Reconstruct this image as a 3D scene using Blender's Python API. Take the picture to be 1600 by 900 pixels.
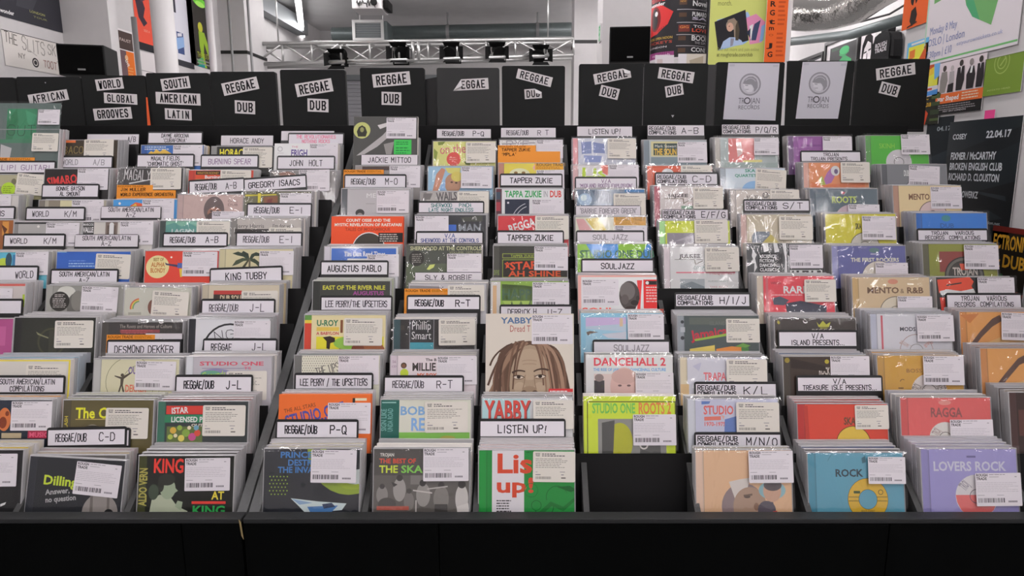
import bpy, bmesh, math, random
from mathutils import Matrix, Vector

for o in list(bpy.data.objects):
    bpy.data.objects.remove(o, do_unlink=True)
SC = bpy.context.scene
COL = SC.collection
R = math.radians
random.seed(7)

# ------------------------------------------------------------------ camera
F = 1067.0                    # focal length in pixels of the 1600 wide frame
CX, CY = 830.0, 450.0         # principal point
PITCH = math.atan(195.0 / F)
CP, SP = math.cos(PITCH), math.sin(PITCH)
ZC = 1.45
cam_data = bpy.data.cameras.new('camera')
cam_data.sensor_width = 36.0
cam_data.lens = 36.0 * F / 1600.0
cam_data.shift_x = (800.0 - CX) / 1600.0
cam_data.clip_start = 0.05
cam = bpy.data.objects.new('camera', cam_data)
COL.objects.link(cam)
cam.location = (0, 0, ZC)
cam.rotation_euler = (math.pi / 2 - PITCH, 0, 0)
SC.camera = cam

# ------------------------------------------------------------------ light and exposure
SC.view_settings.view_transform = 'Standard'
SC.view_settings.look = 'None'
SC.view_settings.exposure = 0.0
SC.view_settings.gamma = 1.0
SC.view_settings.use_curve_mapping = False
TUBE_STRENGTH = 29.0
world = bpy.data.worlds.new('shop_air')
SC.world = world
world.use_nodes = True
world.node_tree.nodes['Background'].inputs[0].default_value = (0.9, 0.93, 1.0, 1)
world.node_tree.nodes['Background'].inputs[1].default_value = 0.25
SC.cycles.use_denoising = True
SC.cycles.max_bounces = 8
SC.cycles.transparent_max_bounces = 14
SC.cycles.caustics_reflective = False
SC.cycles.caustics_refractive = False
SC.cycles.sample_clamp_indirect = 3.0

def P(px, py, d):
    """photo pixel at distance d along the optical axis -> world point"""
    xr = (px - CX) / F * d
    dn = (py - CY) / F * d
    return Vector((xr, d * CP - dn * SP, ZC - d * SP - dn * CP))

def PY(px, py, Y):
    """pixel on the upright plane y = Y"""
    k = (py - CY) / F
    return P(px, py, Y / (CP - k * SP))

def PX(px, py, X):
    """pixel on the side wall x = X"""
    return P(px, py, X * F / (px - CX))

# ------------------------------------------------------------------ materials
def lin(c):
    c = c / 255.0
    return c / 12.92 if c <= 0.04045 else ((c + 0.055) / 1.055) ** 2.4

def hexlin(h, gain=1.22, cap=0.86):
    h = h.strip('#')
    if len(h) == 3:
        h = ''.join(x * 2 for x in h)
    return tuple(min(cap, lin(int(h[i:i + 2], 16)) * gain) for i in (0, 2, 4))

def mat(name, col, rough=0.5, metal=0.0, spec=0.5, bump=0.0, scale=40.0, var=0.0):
    m = bpy.data.materials.new(name)
    m.use_nodes = True
    nt = m.node_tree
    b = nt.nodes['Principled BSDF']
    b.inputs['Base Color'].default_value = (*col, 1)
    b.inputs['Roughness'].default_value = rough
    b.inputs['Metallic'].default_value = metal
    b.inputs['Specular IOR Level'].default_value = spec
    if bump or var:
        tc = nt.nodes.new('ShaderNodeTexCoord')
        nz = nt.nodes.new('ShaderNodeTexNoise')
        nz.inputs['Scale'].default_value = scale
        nz.inputs['Detail'].default_value = 4
        nt.links.new(tc.outputs['Object'], nz.inputs['Vector'])
        if bump:
            bp = nt.nodes.new('ShaderNodeBump')
            bp.inputs['Strength'].default_value = bump
            bp.inputs['Distance'].default_value = 0.01
            nt.links.new(nz.outputs['Fac'], bp.inputs['Height'])
            nt.links.new(bp.outputs['Normal'], b.inputs['Normal'])
        if var:
            mr = nt.nodes.new('ShaderNodeMapRange')
            mr.inputs['To Min'].default_value = 1 - var
            mr.inputs['To Max'].default_value = 1 + var
            mx = nt.nodes.new('ShaderNodeMix')
            mx.data_type = 'RGBA'
            mx.blend_type = 'MULTIPLY'
            mx.inputs['Factor'].default_value = 1
            mx.inputs['A'].default_value = (*col, 1)
            nt.links.new(nz.outputs['Fac'], mr.inputs['Value'])
            nt.links.new(mr.outputs['Result'], mx.inputs['B'])
            nt.links.new(mx.outputs['Result'], b.inputs['Base Color'])
    return m

def print_mat(name, rough, spec):
    """ink on paper: the printed colours are stored per face on the mesh"""
    m = bpy.data.materials.new(name)
    m.use_nodes = True
    nt = m.node_tree
    b = nt.nodes['Principled BSDF']
    a = nt.nodes.new('ShaderNodeAttribute')
    a.attribute_name = 'ink'
    nt.links.new(a.outputs['Color'], b.inputs['Base Color'])
    b.inputs['Roughness'].default_value = rough
    b.inputs['Specular IOR Level'].default_value = spec
    return m

def see_through(name, clear, rough, tint=(1, 1, 1), bump=0.0, scale=30.0, body=None, gloss=0.04, distort=0.0, stretch=(1, 1, 1)):
    """clear plastic: mostly see-through with a fresnel gloss, and optionally a milky body"""
    m = bpy.data.materials.new(name)
    m.use_nodes = True
    nt = m.node_tree
    nt.nodes.remove(nt.nodes['Principled BSDF'])
    out = nt.nodes['Material Output']
    tr = nt.nodes.new('ShaderNodeBsdfTransparent')
    tr.inputs[0].default_value = (*tint, 1)
    gl = nt.nodes.new('ShaderNodeBsdfGlossy')
    gl.inputs['Roughness'].default_value = rough
    fr = nt.nodes.new('ShaderNodeValue')
    fr.outputs[0].default_value = gloss
    mx = nt.nodes.new('ShaderNodeMixShader')
    base = tr
    if body:
        df = nt.nodes.new('ShaderNodeBsdfDiffuse')
        df.inputs[0].default_value = (*body, 1)
        mb = nt.nodes.new('ShaderNodeMixShader')
        mb.inputs[0].default_value = 1 - clear
        nt.links.new(tr.outputs[0], mb.inputs[1])
        nt.links.new(df.outputs[0], mb.inputs[2])
        base = mb
    nt.links.new(fr.outputs[0], mx.inputs[0])
    nt.links.new(base.outputs[0], mx.inputs[1])
    nt.links.new(gl.outputs[0], mx.inputs[2])
    nt.links.new(mx.outputs[0], out.inputs[0])
    if bump:
        tc = nt.nodes.new('ShaderNodeTexCoord')
        oi = nt.nodes.new('ShaderNodeObjectInfo')
        ml = nt.nodes.new('ShaderNodeVectorMath'); ml.operation = 'MULTIPLY_ADD'
        nz = nt.nodes.new('ShaderNodeTexNoise')
        nz.inputs['Scale'].default_value = scale
        nz.inputs['Detail'].default_value = 2
        nz.inputs['Distortion'].default_value = distort
        rnd = nt.nodes.new('ShaderNodeMath'); rnd.operation = 'MULTIPLY'; rnd.inputs[1].default_value = 37.0
        nt.links.new(oi.outputs['Random'], rnd.inputs[0])
        nt.links.new(tc.outputs['Object'], ml.inputs[0])
        ml.inputs[1].default_value = stretch
        nt.links.new(rnd.outputs[0], ml.inputs[2])
        nt.links.new(ml.outputs[0], nz.inputs['Vector'])
        bp = nt.nodes.new('ShaderNodeBump')
        bp.inputs['Strength'].default_value = bump
        bp.inputs['Distance'].default_value = 0.01
        nt.links.new(nz.outputs['Fac'], bp.inputs['Height'])
        nt.links.new(bp.outputs['Normal'], gl.inputs['Normal'])
    return m

def lamp_mat(name, col, strength):
    m = bpy.data.materials.new(name)
    m.use_nodes = True
    b = m.node_tree.nodes['Principled BSDF']
    b.inputs['Base Color'].default_value = (0.9, 0.9, 0.9, 1)
    b.inputs['Emission Color'].default_value = (*col, 1)
    b.inputs['Emission Strength'].default_value = strength
    return m

M = {
    'print': print_mat('printed_paper', 0.45, 0.35),
    'matt_print': print_mat('printed_matt_paper', 0.7, 0.2),
    'pane': see_through('clear_lid', 1.0, 0.07, gloss=0.03, bump=0.03, scale=12),
    'edge': see_through('clear_plastic_edge', 0.50, 0.20, gloss=0.09, body=(0.72, 0.71, 0.73)),
    'sleeve': see_through('poly_sleeve', 1.0, 0.09, gloss=0.08, bump=0.8, scale=18, distort=1.2, stretch=(1.0, 1.0, 0.6)),
    'board': mat('black_laminate', (0.0022, 0.0025, 0.0025), 0.7, spec=0.03, bump=0.03, scale=300),
    'lip': mat('charcoal_edge_board', (0.020, 0.021, 0.022), 0.5, spec=0.3, bump=0.03, scale=200, var=0.15),
    'fin': mat('charcoal_divider_board', (0.042, 0.043, 0.043), 0.55, spec=0.4, bump=0.02, scale=200, var=0.15),
    'side': mat('grey_side_board', (0.095, 0.097, 0.098), 0.55, spec=0.4, bump=0.02, scale=200, var=0.15),
    'plate': mat('black_pocket_board', (0.006, 0.006, 0.0065), 0.5, spec=0.2),
    'header': mat('black_header_board', (0.011, 0.012, 0.012), 0.55, spec=0.22, bump=0.02, scale=250),
    'grey_header': mat('worn_grey_header_board', (0.032, 0.033, 0.033), 0.5, spec=0.35, bump=0.02, scale=250),
    'card': mat('black_card_plastic', (0.010, 0.010, 0.011), 0.35, spec=0.5),
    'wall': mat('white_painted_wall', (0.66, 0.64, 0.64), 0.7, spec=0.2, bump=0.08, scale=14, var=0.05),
    'farwall': mat('white_wall_brightened', (0.84, 0.82, 0.81), 0.7, spec=0.2, bump=0.08, scale=14, var=0.04),  # wall paint made lighter, standing in for light missing at the back
    'ceiling': mat('grey_painted_ceiling', (0.62, 0.61, 0.61), 0.8, spec=0.2, bump=0.1, scale=6, var=0.08),
    'floor': mat('grey_concrete_floor', (0.22, 0.22, 0.22), 0.5, bump=0.1, scale=8, var=0.2),
    'white': mat('white_paint', (0.72, 0.70, 0.70), 0.5),
    'darkband': mat('black_paint_band', (0.012, 0.012, 0.012), 0.5),
    'black': mat('black_plastic', (0.006, 0.006, 0.006), 0.6, spec=0.12),
    'blackside': mat('black_vinyl_wrap', (0.022, 0.023, 0.023), 0.6, spec=0.15),
    'grill': mat('black_speaker_cloth', (0.004, 0.004, 0.004), 0.9, spec=0.05, bump=0.2, scale=400),
    'steel': mat('brushed_aluminium', (0.62, 0.62, 0.61), 0.35, metal=0.85, bump=0.03, scale=60),
    'galv': mat('galvanised_duct', (0.12, 0.145, 0.145), 0.38, metal=0.25, bump=0.08, scale=20, var=0.15),
    'foil': mat('crinkled_foil', (0.72, 0.71, 0.68), 0.2, metal=1.0, bump=0.9, scale=22),
    'greypaint': mat('grey_steel_paint', (0.28, 0.30, 0.31), 0.5),
    'shutter': mat('grey_roller_shutter', (0.52, 0.52, 0.55), 0.5),
    'orange': mat('orange_card', hexlin('e08a28'), 0.6),
    'redorange': mat('red_orange_card', hexlin('e05a28'), 0.6),
    'tshirt': mat('black_cotton', (0.010, 0.010, 0.011), 0.9, bump=0.2, scale=60),
    'tube': lamp_mat('fluorescent_tube_glow', (1.0, 0.955, 0.965), TUBE_STRENGTH),
    'far_tube': lamp_mat('far_fluorescent_tube_glow', (1.0, 0.97, 0.97), 12.0),
    'cable': mat('dark_cable', (0.05, 0.05, 0.05), 0.6),
    'conduit': mat('grey_conduit', (0.30, 0.30, 0.30), 0.5),
    'chip': mat('bare_chipboard', (0.30, 0.22, 0.10), 0.8),
    'skin': mat('paper_white', (0.78, 0.76, 0.77), 0.6),
}

# ------------------------------------------------------------------ small mesh helpers
def link(name, me, parent=None, loc=None, rot=None):
    o = bpy.data.objects.new(name, me)
    COL.objects.link(o)
    if parent is not None:
        o.parent = parent
    if loc is not None:
        o.location = loc
    if rot is not None:
        o.rotation_euler = rot
    return o

def tag(o, label, cat, group=None):
    o['label'] = label
    o['category'] = cat
    if group:
        o['group'] = group
    return o

def struct(o):
    o['kind'] = 'structure'
    return o

def empty(name, loc=(0, 0, 0), rot=None):
    o = bpy.data.objects.new(name, None)
    o.empty_display_size = 0.05
    COL.objects.link(o)
    o.location = loc
    if rot is not None:
        o.rotation_euler = rot
    return o

class MB:
    """collects solids for ONE mesh"""
    def __init__(self):
        self.v, self.f, self.mi = [], [], []
        self.smooth = False
    def add(self, vs, fs, mi=0):
        b = len(self.v)
        self.v += [tuple(x) for x in vs]
        for f in fs:
            self.f.append(tuple(b + i for i in f))
            self.mi.append(mi)
        return self
    def box(self, x0, y0, z0, x1, y1, z1, mi=0, ch=0.0, T=None):
        if ch <= 0:
            vs = [(x, y, z) for z in (z0, z1) for y in (y0, y1) for x in (x0, x1)]
            fs = [(0, 2, 3, 1), (4, 5, 7, 6), (0, 1, 5, 4), (2, 6, 7, 3), (0, 4, 6, 2), (1, 3, 7, 5)]
        else:
            c = min(ch, (x1 - x0) * .45, (y1 - y0) * .45, (z1 - z0) * .45)
            bm = bmesh.new()
            bmesh.ops.create_cube(bm, size=1, matrix=Matrix.Translation(((x0 + x1) / 2, (y0 + y1) / 2, (z0 + z1) / 2)) @ Matrix.Diagonal((x1 - x0, y1 - y0, z1 - z0, 1)))
            bmesh.ops.bevel(bm, geom=bm.edges[:], offset=c, segments=2, affect='EDGES', profile=0.7)
            bm.verts.index_update()
            vs = [v.co.copy() for v in bm.verts]
            fs = [[v.index for v in f.verts] for f in bm.faces]
            bm.free()
        if T is not None:
            vs = [T @ Vector(v) for v in vs]
        return self.add(vs, fs, mi)
    def prism(self, pts, a, b, axis='y', mi=0):
        """outline pts (2d) extruded along an axis from a to b"""
        n = len(pts)
        def mk(p, t):
            return {'y': (p[0], t, p[1]), 'x': (t, p[0], p[1]), 'z': (p[0], p[1], t)}[axis]
        vs = [mk(p, a) for p in pts] + [mk(p, b) for p in pts]
        fs = [tuple(range(n)), tuple(range(2 * n - 1, n - 1, -1))]
        fs += [(i, (i + 1) % n, n + (i + 1) % n, n + i) for i in range(n)]
        return self.add(vs, fs, mi)
    def tube(self, pts, r, n=10, mi=0, caps=True):
        pts = [Vector(p) for p in pts]
        rings = []
        for i, p in enumerate(pts):
            t = (pts[min(i + 1, len(pts) - 1)] - pts[max(i - 1, 0)]).normalized()
            ref = Vector((0, 0, 1)) if abs(t.z) < 0.9 else Vector((1, 0, 0))
            u = t.cross(ref).normalized()
            w = t.cross(u)
            rr = r[i] if isinstance(r, (list, tuple)) else r
            rings.append([p + (u * math.cos(2 * math.pi * k / n) + w * math.sin(2 * math.pi * k / n)) * rr for k in range(n)])
        vs = [v for ring in rings for v in ring]
        fs = [(i * n + k, i * n + (k + 1) % n, (i + 1) * n + (k + 1) % n, (i + 1) * n + k) for i in range(len(pts) - 1) for k in range(n)]
        if caps:
            fs += [tuple(range(n - 1, -1, -1)), tuple((len(pts) - 1) * n + k for k in range(n))]
        return self.add(vs, fs, mi)
    def mesh(self, name, mats):
        me = bpy.data.meshes.new(name)
        me.from_pydata(self.v, [], self.f)
        for m in mats:
            me.materials.append(m)
        me.polygons.foreach_set('material_index', self.mi)
        bm = bmesh.new(); bm.from_mesh(me)
        bmesh.ops.recalc_face_normals(bm, faces=bm.faces)
        bm.to_mesh(me); bm.free()
        if self.smooth:
            me.polygons.foreach_set('use_smooth', [True] * len(me.polygons))
        me.update()
        return me
    def build(self, name, m, parent=None, loc=None, rot=None):
        return link(name, self.mesh(name, m if isinstance(m, (list, tuple)) else [m]), parent, loc, rot)

# ------------------------------------------------------------------ lettering
GLYPH = {}
def load_glyphs():
    chars = "*()ABCDEFGHIJKLMNOPQRSTUVWXYZabcdefghijklmnopqrstuvwxyz0123456789.,&'!/|-+>:<\u00a3"
    dep = bpy.context.evaluated_depsgraph_get()
    for style, off in (('n', 0.0), ('b', 0.028)):
        cu = bpy.data.curves.new('glyph', 'FONT')
        cu.resolution_u = 2
        cu.offset = off
        ob = bpy.data.objects.new('glyph', cu)
        COL.objects.link(ob)
        def poly(s):
            cu.body = s
            bpy.context.view_layer.update()
            me = bpy.data.meshes.new_from_object(ob.evaluated_get(bpy.context.evaluated_depsgraph_get()))
            vs = [(v.co.x, v.co.y) for v in me.vertices]
            fs = [tuple(p.vertices) for p in me.polygons]
            bpy.data.meshes.remove(me)
            return vs, fs
        iv, _ = poly('I')
        imax = max(v[0] for v in iv)
        for c in chars:
            vs, fs = poly(c)
            v2, _ = poly(c + 'I')
            GLYPH[style, c] = (vs, fs, max(v[0] for v in v2) - imax)
        GLYPH[style, ' '] = ([], [], 0.3)
        bpy.data.objects.remove(ob, do_unlink=True)
        bpy.data.curves.remove(cu)
load_glyphs()

STROKES = {
 'A': "0,0 2,6 4,0|1,2 3,2", 'B': "0,0 0,6 3,6 4,5 3,3 0,3|3,3 4,1.5 3,0 0,0", 'C': "4,5 3,6 1,6 0,4.5 0,1.5 1,0 3,0 4,1",
 'D': "0,0 0,6 2.5,6 4,4.5 4,1.5 2.5,0 0,0", 'E': "4,6 0,6 0,0 4,0|0,3 3,3", 'F': "4,6 0,6 0,0|0,3 3,3",
 'G': "4,5 3,6 1,6 0,4.5 0,1.5 1,0 3,0 4,1 4,3 2.3,3", 'H': "0,0 0,6|4,0 4,6|0,3 4,3", 'I': "1,0 1,6", 'J': "3,6 3,1.5 2,0 1,0 0,1.2",
 'K': "0,0 0,6|4,6 0,2.5|1.5,3.5 4,0", 'L': "0,6 0,0 3.6,0", 'M': "0,0 0,6 2,2.5 4,6 4,0", 'N': "0,0 0,6 4,0 4,6",
 'O': "1,0 0,1.5 0,4.5 1,6 3,6 4,4.5 4,1.5 3,0 1,0", 'P': "0,0 0,6 3,6 4,5 4,4 3,3 0,3", 'Q': "1,0 0,1.5 0,4.5 1,6 3,6 4,4.5 4,1.5 3,0 1,0|2.5,1.5 4.3,-.6",
 'R': "0,0 0,6 3,6 4,5 4,4 3,3 0,3|2,3 4,0", 'S': "4,5 3,6 1,6 0,5 0,4 1,3.2 3,2.8 4,2 4,1 3,0 1,0 0,1", 'T': "0,6 4,6|2,6 2,0",
 'U': "0,6 0,1.5 1,0 3,0 4,1.5 4,6", 'V': "0,6 2,0 4,6", 'W': "0,6 1,0 2,4 3,0 4,6", 'X': "0,0 4,6|0,6 4,0", 'Y': "0,6 2,3 4,6|2,3 2,0",
 'Z': "0,6 4,6 0,0 4,0", '/': "0,-.8 3,6.8", '-': "0.5,3 3.5,3", '!': "1.6,6 1,2|.8,.5 .8,0", '&': "4,0 .8,4.6 1.5,6 2.6,5.4 2.4,4.2 0,1.6 .8,0 2.2,0 4,2.4",
 "'": "1,6 .8,4.6", '.': ".5,0 .9,0", '|': "1,-1.2 1,7", '0': "1,0 0,1.5 0,4.5 1,6 3,6 4,4.5 4,1.5 3,0 1,0", '7': "0,6 4,6 1.5,0",
}
def stroke_width(c):
    return {'I': 2.0, '.': 1.4, "'": 1.6, '|': 2, '!': 2.2, ' ': 2.8}.get(c, 4.0)

class Print:
    """flat printed matter in millimetres: x to the right, y upwards, z = layer; faces carry their ink colour"""
    def __init__(self, clip=None):
        self.v, self.f, self.c = [], [], []
        self.layer = 0
        self.clip = clip
    def _put(self, pts, col):
        b = len(self.v)
        self.v += [(p[0], p[1], self.layer) for p in pts]
        self.f.append(tuple(range(b, b + len(pts))))
        self.c.append(col)
    def _clip(self, pts):
        x0, y0, x1, y1 = self.clip
        for ax, lim, sgn in ((0, x0, 1), (0, x1, -1), (1, y0, 1), (1, y1, -1)):
            out = []
            for i, a in enumerate(pts):
                b = pts[(i + 1) % len(pts)]
                ia, ib = sgn * (a[ax] - lim) >= 0, sgn * (b[ax] - lim) >= 0
                if ia:
                    out.append(a)
                if ia != ib:
                    t = (lim - a[ax]) / (b[ax] - a[ax])
                    out.append((a[0] + (b[0] - a[0]) * t, a[1] + (b[1] - a[1]) * t))
            pts = out
            if len(pts) < 3:
                return []
        return pts
    def poly(self, pts, col, up=True):
        if self.clip:
            pts = self._clip(list(pts))
        if len(pts) >= 3:
            if up:
                self.layer += 1
            a = sum(pts[i][0] * pts[(i + 1) % len(pts)][1] - pts[(i + 1) % len(pts)][0] * pts[i][1] for i in range(len(pts)))
            self._put(pts if a > 0 else pts[::-1], col)
    def rect(self, x0, y0, x1, y1, col, up=True):
        x0, x1 = min(x0, x1), max(x0, x1)
        y0, y1 = min(y0, y1), max(y0, y1)
        self.poly([(x0, y0), (x1, y0), (x1, y1), (x0, y1)], col, up)
    def rrect(self, x0, y0, x1, y1, r, col):
        pts = []
        for cx, cy, a in ((x1 - r, y1 - r, 0), (x0 + r, y1 - r, 90), (x0 + r, y0 + r, 180), (x1 - r, y0 + r, 270)):
            pts += [(cx + r * math.cos(R(a + k * 30)), cy + r * math.sin(R(a + k * 30))) for k in range(4)]
        self.poly(pts, col)
    def ell(self, cx, cy, rx, ry, col, n=28):
        self.poly([(cx + rx * math.cos(2 * math.pi * k / n), cy + ry * math.sin(2 * math.pi * k / n)) for k in range(n)], col)
    def arc(self, cx, cy, r0, r1, a0, a1, col, n=28):
        self.layer += 1
        for k in range(n):
            A, B = R(a0 + (a1 - a0) * k / n), R(a0 + (a1 - a0) * (k + 1) / n)
            self.poly([(cx + r0 * math.cos(A), cy + r0 * math.sin(A)), (cx + r1 * math.cos(A), cy + r1 * math.sin(A)),
                       (cx + r1 * math.cos(B), cy + r1 * math.sin(B)), (cx + r0 * math.cos(B), cy + r0 * math.sin(B))], col, up=False)
    def text(self, s, x0, y0, x1, y1, col, style='b', rot=0.0):
        """s fitted into the box, baseline y0, cap height up to y1"""
        w = sum(GLYPH[style, c][2] for c in s)
        sx, sy = (x1 - x0) / max(w, .01), (y1 - y0) / 0.70
        cx, cy = (x0 + x1) / 2, (y0 + y1) / 2
        ca, sa = math.cos(R(rot)), math.sin(R(rot))
        self.layer += 1
        pen = 0.0
        for c in s:
            vs, fs, adv = GLYPH[style, c]
            b = len(self.v)
            for gx, gy in vs:
                x, y = x0 + (pen + gx) * sx - cx, y0 + gy * sy - cy
                self.v.append((cx + x * ca - y * sa, cy + x * sa + y * ca, self.layer))
            for f in fs:
                self.f.append(tuple(b + i for i in f))
                self.c.append(col)
            pen += adv
    def hand(self, s, x0, y0, x1, y1, col, pen=0.5, rot=0.0, jig=0.25, gap=1.7):
        """marker-pen capitals"""
        rnd = random.Random(s + str(int(x0 * 7)))
        w = sum(stroke_width(c) + gap for c in s) - gap
        sx, sy = (x1 - x0) / w, (y1 - y0) / 6.0
        cx, cy = (x0 + x1) / 2, (y0 + y1) / 2
        ca, sa = math.cos(R(rot)), math.sin(R(rot))
        self.layer += 1
        ox = 0.0
        h = pen / 2
        for c in s:
            if c in STROKES:
                jy, js = rnd.uniform(-jig, jig), 1 + rnd.uniform(-jig, jig) * .3
                for line in STROKES[c].split('|'):
                    pts = [tuple(map(float, q.split(','))) for q in line.split()]
                    pts = [(x0 + (ox + a + rnd.uniform(-jig, jig) * .5) * sx, y0 + ((b + rnd.uniform(-jig, jig) * .5) * js + jy) * sy) for a, b in pts]
                    for (ax, ay), (bx, by) in zip(pts, pts[1:]):
                        L = math.hypot(bx - ax, by - ay) or 1e-6
                        ux, uy = (bx - ax) / L * h, (by - ay) / L * h
                        q = [(ax - ux + uy, ay - uy - ux), (bx + ux + uy, by + uy - ux), (bx + ux - uy, by + uy + ux), (ax - ux - uy, ay - uy + ux)]
                        q = [(cx + (x - cx) * ca - (y - cy) * sa, cy + (x - cx) * sa + (y - cy) * ca) for x, y in q]
                        self._put(q, col)
            ox += stroke_width(c) + gap
    def mesh(self, name, m, place, step=0.00003):
        """place(x_mm, y_mm, lift_m) -> local coordinates"""
        me = bpy.data.meshes.new(name)
        me.from_pydata([place(x, y, z * step) for x, y, z in self.v], [], self.f)
        me.materials.append(m)
        at = me.attributes.new('ink', 'FLOAT_COLOR', 'CORNER')
        buf = []
        for f, c in zip(self.f, self.c):
            buf += [c[0], c[1], c[2], 1.0] * len(f)
        at.data.foreach_set('color', buf)
        me.update()
        return me

def front(x, y, lift):            # print facing -Y, millimetres to metres
    return (x * .001, -lift, y * .001)

# ------------------------------------------------------------------ rack geometry
LEAN = R(15)
U = Vector((0, math.sin(LEAN), math.cos(LEAN)))       # up along a leaning case
NB = Vector((0, math.cos(LEAN), -math.sin(LEAN)))     # backwards through a leaning case
def row_d(r):
    return 1.524 - 0.527 * r / 9.0
def row_yz(r):
    d = row_d(r)
    dn = -0.331 + 0.5646 * r / 9.0
    return d * CP - dn * SP, ZC - d * SP - dn * CP
def row_k(r):
    return row_d(r) / F * 1000.0                      # millimetres per photo pixel
COLX = {'A': -1.213, 'B': -1.053, 'C': -.893, 'D': -.733, 'E': -.573,
        'F': -.391, 'G': -.231, 'H': -.071, 'I': .089, 'J': .249, 'K': .409, 'L': .569, 'M': .729}
CASE_W, CASE_H, CASE_T, PITCH_Y = 142.0, 125.0, 10.4, 0.0108
FLOORS = {}
TOPZ = {}
REST = []

# ------------------------------------------------------------------ the compact disc kit
def case_mesh(w=CASE_W, h=CASE_H, t=CASE_T):
    w2, H, T = w / 2000, h / 1000, t / 1000
    def ring(ins, y):
        return [(-w2 + ins, y, ins), (w2 - ins, y, ins), (w2 - ins, y, H - ins), (-w2 + ins, y, H - ins)]
    rings = [ring(.0016, 0.0002), ring(.0008, 0.0), ring(0, .0008), ring(0, T * .42), ring(.0004, T * .44), ring(0, T * .46), ring(0, T - .0008), ring(.0008, T)]
    v = [p for r in rings for p in r]
    f, mi = [(0, 1, 2, 3)], [0]
    for i in range(len(rings) - 1):
        for k in range(4):
            f.append((i * 4 + k, (i + 1) * 4 + k, (i + 1) * 4 + (k + 1) % 4, i * 4 + (k + 1) % 4)); mi.append(1)
    b = (len(rings) - 1) * 4
    f.append((b + 3, b + 2, b + 1, b)); mi.append(1)
    me = bpy.data.meshes.new('disc_case')
    me.from_pydata(v, [], f)
    me.materials.append(M['pane']); me.materials.append(M['edge'])
    me.polygons.foreach_set('material_index', mi)
    me.update()
    return me
CASE = case_mesh()

INK = {}
def ink_mat(h):
    if h not in INK:
        INK[h] = mat('inlay_' + h, hexlin(h), 0.55, spec=0.3)
    return INK[h]
INLAY = {}
def inlay_mesh(h, w=CASE_W, hh=CASE_H):
    key = (h, w, hh)
    if key not in INLAY:
        INLAY[key] = MB().box(-w / 2000 + .0022, .0012, .002, w / 2000 - .0022, .0092, hh / 1000 - .0022).mesh('disc_inlay', [ink_mat(h)])
    return INLAY[key]
BOARD = {}
def wallet_mesh(h, w=CASE_W, hh=CASE_H, t=CASE_T):
    key = (h, w, hh, t)
    if key not in BOARD:
        BOARD[key] = MB().box(-w / 2000, 0, 0, w / 2000, t / 1000, hh / 1000, ch=.0008).mesh('card_wallet', [ink_mat(h)])
    return BOARD[key]

def sleeve_mesh(seed, w=CASE_W, h=CASE_H):
    rnd = random.Random(seed)
    n, m = 14, 14
    ph = [rnd.uniform(0, 6.28) for _ in range(6)]
    W, H = w / 1000 + .005, h / 1000 + .003
    v = []
    for j in range(m + 1):
        for i in range(n + 1):
            x, z = -W / 2 + W * i / n, H * j / m
            y = -.0016 - .0007 * math.sin(9 * i / n + 5 * j / m + ph[0]) - .0006 * math.sin(13 * i / n - 11 * j / m + ph[1]) - .0004 * rnd.random()
            v.append((x, min(y, -.0004), z))
    for i in range(n + 1):                    # folded over the top edge
        v.append((-W / 2 + W * i / n, .0055, H + .0008 * rnd.random()))
    for i in range(n + 1):
        v.append((-W / 2 + W * i / n, .0102, H - .001))
    f = [(j * (n + 1) + i, j * (n + 1) + i + 1, (j + 1) * (n + 1) + i + 1, (j + 1) * (n + 1) + i) for j in range(m + 2) for i in range(n)]
    me = bpy.data.meshes.new('poly_sleeve')
    me.from_pydata(v, [], f)
    me.materials.append(M['sleeve'])
    me.polygons.foreach_set('use_smooth', [True] * len(f))
    me.update()
    return me
SLEEVES = [sleeve_mesh(i) for i in range(6)]

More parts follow.
